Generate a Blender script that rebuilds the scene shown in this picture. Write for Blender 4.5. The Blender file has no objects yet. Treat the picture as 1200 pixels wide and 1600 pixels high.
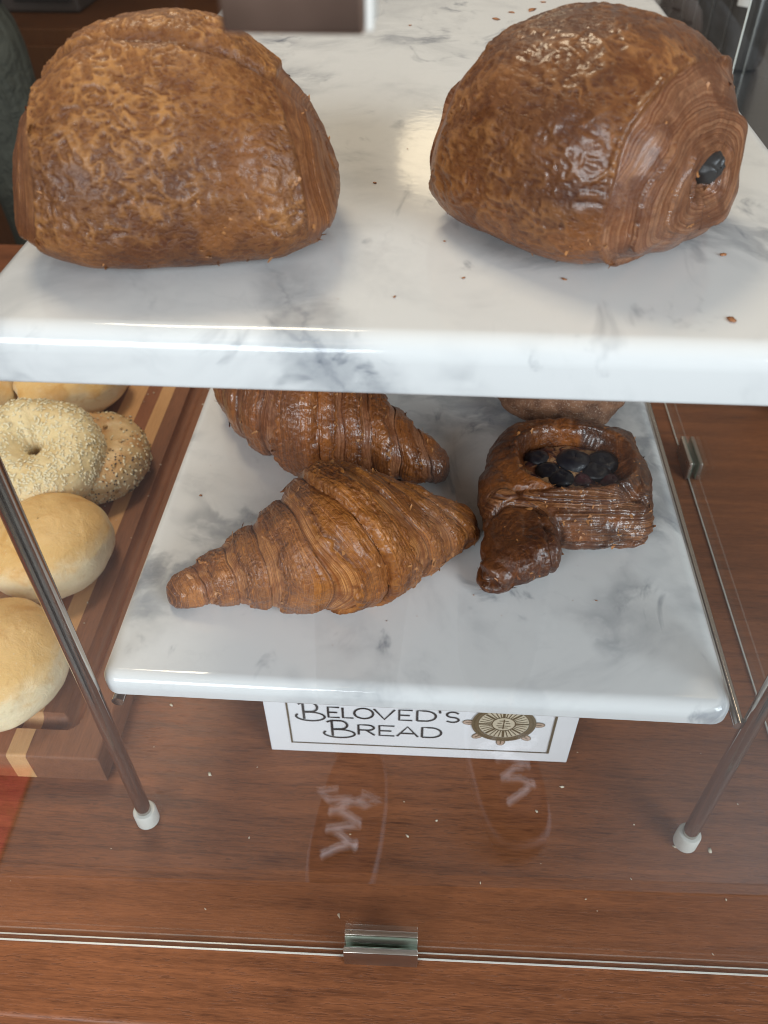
import bpy, bmesh, math, random
import numpy as np
from mathutils import Vector, Matrix

random.seed(7); np.random.seed(7)
scene = bpy.context.scene
COL = scene.collection
R_ = math.radians

# ------------------------------------------------------------------ camera
cam_data = bpy.data.cameras.new('camera')
cam = bpy.data.objects.new('camera', cam_data); COL.objects.link(cam)
cam.matrix_world = Matrix(((0.99803829, -0.03963896, 0.04845953, 0.0),
                           (0.06241431, 0.69056475, -0.72057254, 0.0),
                           (-0.0049017, 0.72218355, 0.6916841, 0.5),
                           (0, 0, 0, 1)))
cam_data.sensor_fit = 'VERTICAL'; cam_data.sensor_height = 36.0; cam_data.sensor_width = 27.0
cam_data.lens = 1270 / 1600 * 36
cam_data.clip_start = 0.01; cam_data.clip_end = 60
cam_data.dof.use_dof = True; cam_data.dof.focus_distance = 0.40; cam_data.dof.aperture_fstop = 14.0
scene.camera = cam

# ------------------------------------------------------------------ world, lamps, exposure
world = bpy.data.worlds.new('World'); scene.world = world; world.use_nodes = True
bg = world.node_tree.nodes['Background']
bg.inputs[0].default_value = (1.0, 0.91, 0.80, 1); bg.inputs[1].default_value = 0.33

def area(name, loc, target, sx, sy, power, col):
    d = bpy.data.lights.new(name, 'AREA'); d.shape = 'RECTANGLE'; d.size = sx; d.size_y = sy
    d.energy = power; d.color = col
    o = bpy.data.objects.new(name, d); COL.objects.link(o); o.location = loc
    o.rotation_euler = (Vector(target) - Vector(loc)).to_track_quat('-Z', 'Y').to_euler()
    return o
area('window_daylight', (1.75, -1.35, 1.15), (0.05, 0.30, 0.15), 1.3, 1.1, 74, (0.80, 0.90, 1.0))
area('shopfront_daylight', (-1.05, -2.1, 1.25), (0.0, 0.28, 0.12), 1.7, 1.0, 74, (0.86, 0.92, 1.0))
area('ceiling_lamp_warm', (-0.5, 1.15, 1.9), (0.0, 0.4, 0.3), 0.6, 0.35, 16, (1.0, 0.83, 0.60))
pd = bpy.data.lights.new('pendant_lamp_glow', 'POINT'); pd.energy = 1.3; pd.color = (1, 0.82, 0.55); pd.shadow_soft_size = 0.10
pend = bpy.data.objects.new('pendant_lamp_glow', pd); COL.objects.link(pend); pend.location = (-0.01, 2.3, 1.06)
scene.view_settings.view_transform = 'Standard'; scene.view_settings.look = 'None'
scene.view_settings.exposure = 0.0; scene.view_settings.gamma = 1.0
scene.view_settings.use_curve_mapping = False
scene.render.engine = 'CYCLES'
scene.cycles.use_denoising = True; scene.cycles.filter_width = 0.9
scene.cycles.max_bounces = 10; scene.cycles.transparent_max_bounces = 24
scene.cycles.caustics_reflective = False; scene.cycles.caustics_refractive = False
scene.cycles.sample_clamp_indirect = 6.0

# ------------------------------------------------------------------ helpers: noise
_rs = np.random.RandomState(3)
_perm = np.concatenate([_rs.permutation(256)] * 3).astype(np.int64)
_g = _rs.normal(size=(256, 3)); _g /= np.linalg.norm(_g, axis=1)[:, None]
def pn(P):
    P = np.asarray(P, float); sh = P.shape[:-1]; P = P.reshape(-1, 3)
    I = np.floor(P).astype(np.int64); Fp = P - I; I &= 255
    U = Fp * Fp * Fp * (Fp * (Fp * 6 - 15) + 10)
    out = np.zeros(len(P))
    for dx in (0, 1):
        for dy in (0, 1):
            for dz in (0, 1):
                h = _perm[_perm[_perm[(I[:, 0] + dx) & 255] + ((I[:, 1] + dy) & 255)] + ((I[:, 2] + dz) & 255)]
                w = (U[:, 0] if dx else 1 - U[:, 0]) * (U[:, 1] if dy else 1 - U[:, 1]) * (U[:, 2] if dz else 1 - U[:, 2])
                out += w * np.einsum('ij,ij->i', _g[h & 255], Fp - np.array([dx, dy, dz]))
    return (out * 1.5).reshape(sh)
def fbm(P, o=3, g=0.5):
    s = 0; a = 1.0
    for k in range(o):
        s = s + a * pn(np.asarray(P) * 2 ** k + 17.3 * k); a *= g
    return s
def stk(a, ax=-1):
    return np.stack(np.broadcast_arrays(*a), ax)
def sst(a, b, x):
    t = np.clip((x - a) / (b - a), 0, 1); return t * t * (3 - 2 * t)

# ------------------------------------------------------------------ helpers: meshes
def link(name, me, mat=None, parent=None, loc=None, rot=None):
    o = bpy.data.objects.new(name, me); COL.objects.link(o)
    if mat is not None:
        for m in (mat if isinstance(mat, (list, tuple)) else [mat]): me.materials.append(m)
    if parent is not None: o.parent = parent
    if loc is not None: o.location = loc
    if rot is not None: o.rotation_euler = rot
    return o
def tag(o, label=None, cat=None, group=None, kind=None):
    if label: o['label'] = label
    if cat: o['category'] = cat
    if group: o['group'] = group
    if kind: o['kind'] = kind
    return o
def empty(name, loc=(0, 0, 0), rz=0.0):
    o = bpy.data.objects.new(name, None); COL.objects.link(o); o.location = loc; o.rotation_euler = (0, 0, rz)
    o.empty_display_size = 0.02
    return o
def mesh_np(name, V, F, attrs=None, smooth=True):
    me = bpy.data.meshes.new(name)
    V = np.asarray(V, np.float32).reshape(-1, 3)
    me.vertices.add(len(V)); me.vertices.foreach_set('co', V.ravel())
    if isinstance(F, np.ndarray):
        k = F.shape[1]; nl = F.size
        me.loops.add(nl); me.loops.foreach_set('vertex_index', F.astype(np.int32).ravel())
        me.polygons.add(len(F)); me.polygons.foreach_set('loop_start', np.arange(0, nl, k, dtype=np.int32))
    else:
        ls = [len(f) for f in F]; nl = sum(ls)
        me.loops.add(nl); me.loops.foreach_set('vertex_index', np.array([i for f in F for i in f], np.int32))
        me.polygons.add(len(F)); me.polygons.foreach_set('loop_start', np.concatenate([[0], np.cumsum(ls)[:-1]]).astype(np.int32))
    me.update(calc_edges=True)
    me.polygons.foreach_set('use_smooth', np.full(len(me.polygons), smooth))
    if attrs:
        for k, a in attrs.items():
            at = me.attributes.new(k, 'FLOAT', 'POINT'); at.data.foreach_set('value', np.asarray(a, np.float32).ravel())
    me.validate()
    return me
def grid_faces(nu, nv, wrap):
    i = np.arange(nu - 1)[:, None]; j = np.arange(nv if wrap else nv - 1)[None, :]
    jn = (j + 1) % nv
    return np.stack([i * nv + j + 0 * jn, i * nv + jn, (i + 1) * nv + jn, (i + 1) * nv + j + 0 * jn], -1).reshape(-1, 4)
def grid_normals(P, wrap=True):
    du = np.gradient(P, axis=0)
    if wrap:
        dv = np.roll(P, -1, 1) - np.roll(P, 1, 1)
    else:
        dv = np.gradient(P, axis=1)
    n = np.cross(du, dv); l = np.linalg.norm(n, axis=-1, keepdims=True); l[l == 0] = 1
    return n / l
class MB:
    """collects boxes, tubes and faces into ONE mesh"""
    def __init__(s): s.v = []; s.f = []; s.sm = True
    def add(s, V, F):
        b = len(s.v); s.v += [tuple(p) for p in V]; s.f += [tuple(i + b for i in f) for f in F]
    def box(s, x0, x1, y0, y1, z0, z1, bev=0.0):
        if bev <= 0:
            V = [(x, y, z) for z in (z0, z1) for y in (y0, y1) for x in (x0, x1)]
            s.add(V, [(0, 2, 3, 1), (4, 5, 7, 6), (0, 1, 5, 4), (2, 6, 7, 3), (0, 4, 6, 2), (1, 3, 7, 5)]); return
        bm = bmesh.new(); bmesh.ops.create_cube(bm, size=1)
        for v in bm.verts:
            v.co = Vector(((x0 + x1) / 2 + v.co.x * (x1 - x0), (y0 + y1) / 2 + v.co.y * (y1 - y0), (z0 + z1) / 2 + v.co.z * (z1 - z0)))
        bmesh.ops.bevel(bm, geom=bm.edges[:], offset=bev, segments=3, affect='EDGES', profile=0.5)
        bm.verts.index_update()
        s.add([v.co[:] for v in bm.verts], [[v.index for v in f.verts] for f in bm.faces]); bm.free()
    def tube(s, pts, r, n=14, cap=True):
        pts = [Vector(p) for p in pts]; rs = r if isinstance(r, (list, tuple)) else [r] * len(pts)
        rings = []; t0 = (pts[1] - pts[0]).normalized()
        a = t0.orthogonal().normalized()
        for i, p in enumerate(pts):
            t = (pts[min(i + 1, len(pts) - 1)] - pts[max(i - 1, 0)]).normalized()
            a = (a - t * a.dot(t)).normalized(); b = t.cross(a)
            rings.append([p + (a * math.cos(2 * math.pi * k / n) + b * math.sin(2 * math.pi * k / n)) * rs[i] for k in range(n)])
        V = [q for rg in rings for q in rg]; m = len(pts)
        F = [(i * n + k, i * n + (k + 1) % n, (i + 1) * n + (k + 1) % n, (i + 1) * n + k) for i in range(m - 1) for k in range(n)]
        if cap: F += [tuple(range(n))[::-1], tuple((m - 1) * n + k for k in range(n))]
        s.add(V, F)
    def lathe(s, prof, c=(0, 0, 0), n=24):
        V = []; F = []; m = len(prof)
        for (r, z) in prof:
            for k in range(n): V.append((c[0] + r * math.cos(2 * math.pi * k / n), c[1] + r * math.sin(2 * math.pi * k / n), c[2] + z))
        for i in range(m - 1):
            for k in range(n): F.append((i * n + k, i * n + (k + 1) % n, (i + 1) * n + (k + 1) % n, (i + 1) * n + k))
        F += [tuple(range(n))[::-1], tuple((m - 1) * n + k for k in range(n))]
        s.add(V, F)
    def build(s, name, mat, parent=None, smooth=False, loc=None, rot=None):
        me = mesh_np(name, np.array(s.v), s.f, smooth=smooth)
        if smooth:
            try: me.set_sharp_from_angle(angle=R_(40))
            except Exception: pass
        return link(name, me, mat, parent, loc, rot)

# ------------------------------------------------------------------ helpers: materials
class NT:
    def __init__(s, name):
        s.m = bpy.data.materials.new(name); s.m.use_nodes = True; s.t = s.m.node_tree
        s.b = s.t.nodes['Principled BSDF']; s.out = s.t.nodes['Material Output']
        s._tc = None
    def n(s, typ, ins=None, **props):
        nd = s.t.nodes.new('ShaderNode' + typ)
        for k, v in props.items(): setattr(nd, k, v)
        for k, v in (ins or {}).items(): s.put(nd.inputs[k], v)
        return nd
    def put(s, sock, v):
        if isinstance(v, bpy.types.NodeSocket): s.t.links.new(v, sock)
        elif isinstance(v, bpy.types.Node): s.t.links.new(v.outputs[0], sock)
        else: sock.default_value = v
    def obj(s):
        if s._tc is None: s._tc = s.t.nodes.new('ShaderNodeTexCoord')
        return s._tc.outputs['Object']
    def mapp(s, sc=(1, 1, 1), loc=(0, 0, 0), rot=(0, 0, 0), vec=None):
        return s.n('Mapping', {'Vector': vec if vec is not None else s.obj(), 'Scale': sc, 'Location': loc, 'Rotation': rot}).outputs[0]
    def noise(s, scale, detail=3, rough=0.5, dist=0.0, vec=None):
        return s.n('TexNoise', {'Vector': vec if vec is not None else s.obj(), 'Scale': scale, 'Detail': detail, 'Roughness': rough, 'Distortion': dist}).outputs['Fac']
    def math(s, op, a, b=0.0, c=0.0, clamp=False):
        nd = s.n('Math', operation=op); nd.use_clamp = clamp
        s.put(nd.inputs[0], a); s.put(nd.inputs[1], b)
        if op in ('MULTIPLY_ADD', 'SMOOTH_MIN', 'COMPARE'): s.put(nd.inputs[2], c)
        return nd.outputs[0]
    def ss(s, x, a, b, lo=0.0, hi=1.0):
        nd = s.n('MapRange', interpolation_type='SMOOTHSTEP')
        s.put(nd.inputs[0], x); nd.inputs[1].default_value = a; nd.inputs[2].default_value = b
        nd.inputs[3].default_value = lo; nd.inputs[4].default_value = hi
        return nd.outputs[0]
    def mix(s, f, a, b, blend='MIX'):
        nd = s.n('Mix', data_type='RGBA', blend_type=blend)
        s.put(nd.inputs[0], f)
        for k, v in ((6, a), (7, b)):
            s.put(nd.inputs[k], (*v, 1) if isinstance(v, tuple) and len(v) == 3 else v)
        return nd.outputs[2]
    def attr(s, name): return s.n('Attribute', attribute_name=name).outputs['Fac']
    def bump(s, h, dist=0.001, strength=1.0, normal=None):
        nd = s.n('Bump', {'Height': h, 'Distance': dist, 'Strength': strength})
        if normal is not None: s.put(nd.inputs['Normal'], normal)
        return nd.outputs[0]
    def set(s, **kw):
        for k, v in kw.items():
            k = k.replace('_', ' ')
            if isinstance(v, tuple) and len(v) == 3 and k not in ('Normal', 'Subsurface Radius'): v = (*v, 1)
            s.put(s.b.inputs[k], v)
        return s.m
def srgb(r, g, b):
    f = lambda c: (c / 255 / 12.92) if c / 255 <= 0.04045 else ((c / 255 + 0.055) / 1.055) ** 2.4
    return (f(r), f(g), f(b))
def plain(name, col, rough=0.5, metal=0.0, **kw):
    q = NT(name); n = q.noise(60, 4)
    c = q.mix(q.math('MULTIPLY', n, 0.35), col, tuple(x * 0.72 for x in col))
    q.set(Base_Color=c, Metallic=metal, **kw)
    rr = q.math('MULTIPLY_ADD', q.noise(35, 3), 0.25, rough - 0.12, clamp=True)
    q.put(q.b.inputs['Roughness'], rr)
    return q.m

# ---- marble
def marble(name, off, extra=None):
    q = NT(name); v = q.mapp(loc=off)
    warp = q.noise(9, 4, 0.55, vec=v)
    wv = q.n('VectorMath', operation='MULTIPLY_ADD')
    nz = q.n('TexNoise', {'Vector': v, 'Scale': 11.0, 'Detail': 5.0, 'Roughness': 0.55}).outputs['Color']
    q.put(wv.inputs[0], nz); wv.inputs[1].default_value = (0.10, 0.10, 0.10); q.put(wv.inputs[2], v)
    n1 = q.noise(7.0, 6, 0.55, 0.5, vec=wv.outputs[0])
    vein = q.ss(q.math('ABSOLUTE', q.math('SUBTRACT', n1, 0.5)), 0.0, 0.075, 1.0, 0.0)
    msk = q.ss(q.noise(10, 3, 0.6, vec=v), 0.47, 0.66)
    vein = q.math('MULTIPLY', vein, msk)
    n2 = q.noise(22.0, 5, 0.6, 0.3, vec=wv.outputs[0])
    fine = q.math('MULTIPLY', q.ss(q.math('ABSOLUTE', q.math('SUBTRACT', n2, 0.5)), 0.0, 0.03, 1.0, 0.0), q.ss(q.noise(16, 3, 0.6, vec=v), 0.5, 0.7))
    cloud = q.ss(q.noise(13, 5, 0.65, 0.6, vec=v), 0.45, 0.75)
    smudge = q.ss(q.noise(34, 4, 0.6, 0.8, vec=q.mapp(loc=off, sc=(1, .55, 1), rot=(0, 0, 0.7))), 0.58, 0.74)
    f = q.math('MULTIPLY', vein, 0.62)
    f = q.math('MULTIPLY_ADD', fine, 0.06, f)
    f = q.math('MULTIPLY_ADD', cloud, 0.34, f)
    f = q.math('MULTIPLY_ADD', smudge, 0.62, f)
    if extra:   # one strong vein crossing the front edge: x0, slope dx/dy, y0, half width
        x0, k, y0, w = extra
        sp = q.n('SeparateXYZ', {0: q.obj()})
        u = q.math('SUBTRACT', sp.outputs[0], x0)
        u = q.math('MULTIPLY_ADD', q.math('SUBTRACT', sp.outputs[1], y0), k, u)
        u = q.math('MULTIPLY_ADD', sp.outputs[2], 0.55, u)
        u = q.math('MULTIPLY_ADD', q.math('SUBTRACT', q.noise(28, 5, 0.6), 0.5), 0.035, u)
        band = q.ss(q.math('ABSOLUTE', u), w * 0.15, w, 1.0, 0.0)
        fade = q.ss(sp.outputs[1], y0 + 0.005, y0 + 0.09, 1.0, 0.0)
        body = q.math('MULTIPLY', q.math('MULTIPLY', band, fade), q.ss(q.noise(45, 4, .6, .5), 0.33, 0.6, 0.45, 1.0))
        f = q.math('MULTIPLY_ADD', body, 0.52, f)
        core = q.math('MULTIPLY', q.ss(q.math('ABSOLUTE', q.math('ADD', u, 0.002)), 0.0, 0.0020, 0.16, 0.0), fade)
        f = q.math('ADD', f, core)
    f = q.math('MINIMUM', f, 1.0)
    col = q.mix(f, (0.70, 0.695, 0.685), (0.165, 0.18, 0.21))
    return q.set(Base_Color=col, Roughness=q.math('MULTIPLY_ADD', q.noise(20, 4), 0.08, 0.05), Specular_IOR_Level=0.5,
                 Coat_Weight=0.0, Normal=q.bump(q.noise(120, 2), 0.00008, 0.6))
M = {}
M['marble_up'] = marble('marble_upper', (0.31, 0.17, 0.0), (-0.030 + 0.55 * 0.345, 0.45, 0.232, 0.021))
M['marble_lo'] = marble('marble_lower', (0.77, 0.52, 0.3))

# ---- wood
def wood(name, light, dark, sx=1.0, axis=0, rough=0.35, pore=0.6, seed=0.0, bands=0.6):
    q = NT(name)
    def sc(a, l):
        v = [a, a, a]; v[axis] = l; return tuple(c * sx for c in v)
    v1 = q.mapp(sc=sc(13, 1.3), loc=(seed, seed * 1.7, seed * .3))
    v3 = q.mapp(sc=sc(130, 9), loc=(seed, 0, 0))
    v2 = q.mapp(sc=sc(900, 70), loc=(seed, 0, 0))
    b = q.noise(1.0, 5, 0.6, 0.9, vec=v1)
    g2 = q.noise(1.0, 4, 0.65, 0.8, vec=v3)
    g = q.noise(1.0, 3, 0.6, 0.5, vec=v2)
    f = q.math('MULTIPLY_ADD', q.math('SUBTRACT', b, 0.5), bands * 2.0, 0.52)
    f = q.math('MULTIPLY_ADD', q.math('SUBTRACT', g2, 0.5), 1.3, f)
    f = q.math('MULTIPLY_ADD', q.math('SUBTRACT', g, 0.5), 1.6, f)
    f = q.math('MINIMUM', q.math('MAXIMUM', f, 0.0), 1.0)
    c = q.mix(f, dark, light)
    por = q.ss(g, 0.57, 0.66)
    c = q.mix(q.math('MULTIPLY', por, pore), c, tuple(x * 0.5 for x in dark))
    return q.set(Base_Color=c, Specular_IOR_Level=0.28, Roughness=q.math('MULTIPLY_ADD', g2, 0.25, rough - 0.1), Normal=q.bump(q.math('SUBTRACT', g2, por), 0.00010, 0.7))
M['counter'] = wood('mahogany_counter', (0.30, 0.102, 0.036), (0.080, 0.025, 0.009), rough=0.42, pore=0.55)
M['walnut'] = wood('board_walnut', (0.27, 0.105, 0.045), (0.13, 0.046, 0.020), axis=1, rough=0.5, pore=0.3, seed=2.1)
M['walnut_red'] = wood('board_red_walnut', (0.34, 0.125, 0.052), (0.20, 0.067, 0.027), axis=1, rough=0.5, pore=0.3, seed=5.3)
M['maple'] = wood('board_maple', (0.66, 0.375, 0.17), (0.52, 0.27, 0.11), axis=1, rough=0.5, pore=0.15, seed=8.0, bands=0.35)
M['cherry'] = wood('board_cherry', (0.47, 0.24, 0.115), (0.36, 0.17, 0.08), axis=1, rough=0.5, pore=0.15, seed=11.0)
M['cabinet'] = wood('cabinet_wood', (0.17, 0.060, 0.018), (0.095, 0.032, 0.010), axis=2, rough=0.5, seed=3.0, sx=0.4)

# ---- metal, glass, paint
def chrome():
    q = NT('nickel_tube'); n = q.noise(90, 3)
    return q.set(Base_Color=q.mix(n, (0.56, 0.50, 0.44), (0.44, 0.39, 0.345)), Metallic=1.0, Roughness=q.math('MULTIPLY_ADD', n, 0.12, 0.08))
M['chrome'] = chrome()
M['steel'] = plain('brushed_steel', (0.55, 0.50, 0.45), 0.3, 1.0)
M['cap'] = plain('white_rubber', (0.66, 0.64, 0.58), 0.55)
def glass(name, tint=(0.985, 0.992, 0.988)):
    q = NT(name); q.t.nodes.remove(q.b)
    tr = q.n('BsdfTransparent', {'Color': (*tint, 1)})
    gl = q.n('BsdfGlossy', {'Color': (1, 1, 1, 1), 'Roughness': 0.01})
    bf = q.n('NewGeometry').outputs['Backfacing']
    fr = q.n('Fresnel', {'IOR': q.math('MULTIPLY_ADD', bf, 1 / 1.5 - 1.5, 1.5)})
    mx = q.n('MixShader', {0: fr.outputs[0], 1: tr.outputs[0], 2: gl.outputs[0]})
    q.t.links.new(mx.outputs[0], q.out.inputs[0])
    return q.m
M['glass'] = glass('clear_glass')
M['edge_glint'] = plain('painted_edge_glint', (0.80, 0.80, 0.72), 0.2, 0.2)  # pale colour standing in for light caught along the pane edges

# ------------------------------------------------------------------ setting: counter, floor, back
b = MB(); b.box(-1.5, 1.1, 0.115, 1.02, -0.04, 0.0, 0.004)
counter = tag(b.build('counter', M['counter'], smooth=True), kind='structure')
b = MB(); b.box(-1.5, 1.1, 0.14, 1.0, -0.9, -0.0402)
tag(b.build('counter_front', M['cabinet']), kind='structure')
qf = NT('floor_tile'); nf = qf.noise(3, 5)
M['floor'] = qf.set(Base_Color=qf.mix(nf, (0.065, 0.062, 0.060), (0.045, 0.043, 0.042)), Roughness=0.4)
b = MB(); b.box(-7, 7, -11, 6, -0.96, -0.9)
tag(b.build('floor', M['floor']), kind='structure')

# ------------------------------------------------------------------ marble shelves
def slab(name, x0, x1, y0, y1, z0, z1, rt, rb, rc, mat):
    prof = []
    ns = 10
    for k in range(ns + 1):
        a = math.pi / 2 * k / ns; prof.append((rb * (1 - math.sin(a)), z0 + rb * (1 - math.cos(a))))
    for k in range(ns + 1):
        a = math.pi / 2 * k / ns; prof.append((rt * (1 - math.cos(a)), z1 - rt * (1 - math.sin(a))))
    prof = [(rb + 0.0006, z0)] + prof + [(rt + 0.0006, z1)]
    nc = 10; V = []
    for d, z in prof:
        for (cx, cy, a0) in ((x1 - rc, y1 - rc, 0), (x0 + rc, y1 - rc, 90), (x0 + rc, y0 + rc, 180), (x1 - rc, y0 + rc, 270)):
            for k in range(nc + 1):
                a = R_(a0 + 90 * k / nc); r = rc - d
                V.append((cx + r * math.cos(a), cy + r * math.sin(a), z))
    n = 4 * (nc + 1); m = len(prof)
    F = [(i * n + k, i * n + (k + 1) % n, (i + 1) * n + (k + 1) % n, (i + 1) * n + k) for i in range(m - 1) for k in range(n)]
    F += [tuple(range(n))[::-1], tuple((m - 1) * n + k for k in range(n))]
    me = mesh_np(name, np.array(V), F)
    me.polygons[len(me.polygons) - 1].use_smooth = False; me.polygons[len(me.polygons) - 2].use_smooth = False
    return link(name, me, mat)
ZU, ZL = 0.358, 0.150
up = slab('marble_shelf', -0.1635, 0.160, 0.2275, 0.735, 0.3365, ZU, 0.0085, 0.002, 0.010, M['marble_up'])
tag(up, 'thick white marble slab with grey veins, the upper shelf carrying two large glossy rolls', 'shelf', 'marble shelves')
lo = slab('marble_shelf', -0.1645, 0.159, 0.2322, 0.735, 0.1360, ZL, 0.0075, 0.002, 0.010, M['marble_lo'])
tag(lo, 'white marble slab below, the lower shelf under croissants and danish', 'shelf', 'marble shelves')

# ------------------------------------------------------------------ metal stand
st = tag(empty('display_stand', (0, 0.45, 0)), 'bronze toned nickel tube frame stand carrying both marble shelves', 'stand')
def stand_part(name, pts, r, parent=st, mat=None, n=18):
    bb = MB(); bb.tube([(p[0], p[1] - 0.45, p[2]) for p in pts], r, n)
    return bb.build(name, mat or M['chrome'], parent, smooth=True)
for (x, y) in ((-0.1675, 0.2290), (0.1705, 0.2345), (-0.1690, 0.715), (0.1715, 0.715)):
    l = stand_part('leg', [(x, y, 0.006), (x, y, 0.333)], 0.0046)
    bb = MB(); bb.lathe([(0.0058, 0.0), (0.0072, 0.0008), (0.0072, 0.0118), (0.0064, 0.0135), (0.0050, 0.0138)], (x, y - 0.45, 0.0))
    bb.build('foot_cap', M['cap'], l, smooth=True)
for x in (-0.1690, 0.1690):
    if x > 0: stand_part('side_rail', [(0.1645, 0.234, 0.1345), (0.1645, 0.715, 0.1345)], 0.0030)
    else: stand_part('side_rail', [(-0.159, 0.234, 0.1270), (-0.159, 0.715, 0.1270)], 0.0034)
    stand_part('side_rail', [(0.94 * x, 0.234, 0.3325), (0.94 * x, 0.715, 0.3325)], 0.0034)
for (y, z) in ((0.60, 0.1268), (0.30, 0.1268), (0.30, 0.3322), (0.60, 0.3322)):
    stand_part('cross_bar', [(-0.169, y, z), (0.1695, y, z)], 0.0036)

# ------------------------------------------------------------------ glass panes and clips
case = tag(empty('glass_case', (0, 0.158, 0)), 'clear glass display case of upright panes clipped together on the wooden counter', 'display case')
def pane(name, x0, x1, y0, y1, z0, z1, label, edge_axis):
    bb = MB(); bb.box(x0, x1, y0 - 0.158, y1 - 0.158, z0, z1)
    o = bb.build(name, [M['glass'], M['edge_glint']], case)
    bb = MB()  # thin pale strips added as the bright line where the edges reflect light
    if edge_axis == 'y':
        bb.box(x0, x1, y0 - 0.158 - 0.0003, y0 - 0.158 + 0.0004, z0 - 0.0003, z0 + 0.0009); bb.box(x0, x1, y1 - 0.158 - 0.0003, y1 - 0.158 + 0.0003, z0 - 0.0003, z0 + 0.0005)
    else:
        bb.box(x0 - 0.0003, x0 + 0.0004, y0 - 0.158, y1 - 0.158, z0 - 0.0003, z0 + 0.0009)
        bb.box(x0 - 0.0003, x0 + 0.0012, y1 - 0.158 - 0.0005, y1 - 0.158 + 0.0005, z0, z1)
    bb.build('edge_glint_strip', M['edge_glint'], o)
    return tag(o, label)
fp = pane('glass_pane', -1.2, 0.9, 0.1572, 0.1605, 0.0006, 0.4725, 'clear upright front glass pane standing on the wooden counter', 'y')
fp.rotation_euler = (0, 0, 0.0165)
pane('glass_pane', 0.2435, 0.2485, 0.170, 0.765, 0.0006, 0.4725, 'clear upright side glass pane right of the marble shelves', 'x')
def glass_clip(loc, rz, w, label, flip=1):
    root = empty('clip', (loc[0], loc[1] - 0.158, loc[2]), rz); root.parent = case
    bb = MB(); bb.box(-w / 2, w / 2, -0.0062, -0.0030, 0.0, 0.019, 0.0006); bb.build('front_cheek', M['steel'], root, True)
    bb = MB(); bb.box(-w / 2, w / 2, 0.0030, 0.0062, 0.0, 0.019, 0.0006); bb.build('back_cheek', M['steel'], root, True)
    bb = MB(); bb.box(-w / 2 + .0004, w / 2 - .0004, -0.0029, -0.0026, 0.001, 0.0186); bb.box(-w / 2 + .0004, w / 2 - .0004, 0.0026, 0.0029, 0.001, 0.0186)
    bb.build('gasket', M['gasket'], root)
    return tag(root, label)
M['gasket'] = plain('green_clear_gasket', (0.25, 0.32, 0.24), 0.3)
glass_clip((-0.0140, 0.1588, 0.0005), 0.0165, 0.041, 'small steel clip gripping the bottom of the front glass on the counter')
glass_clip((0.246, 0.600, 0.0005), R_(90), 0.041, 'small steel clip holding the side glass right of the lower shelf')
M['bronze'] = plain('brown_steel', (0.46, 0.31, 0.24), 0.32, 1.0)
tc_ = empty('clip', (-0.0252, 0.0, 0.4636)); tc_.parent = case
bb = MB(); bb.box(-0.0118, 0.0122, -0.0060, -0.0027, 0.0, 0.024, 0.0008); bb.build('front_cheek', M['bronze'], tc_, True)
bb = MB(); bb.box(-0.0118, 0.0122, 0.0027, 0.0062, 0.0, 0.024, 0.0008); bb.build('back_cheek', M['steel'], tc_, True)
bb = MB(); bb.box(0.0124, 0.0137, -0.0058, 0.0060, 0.0006, 0.0236, 0.0004); bb.build('end_gasket', M['cap'], tc_, True)
tag(tc_, 'blurred steel clip high on the front glass above the left roll')

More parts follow.
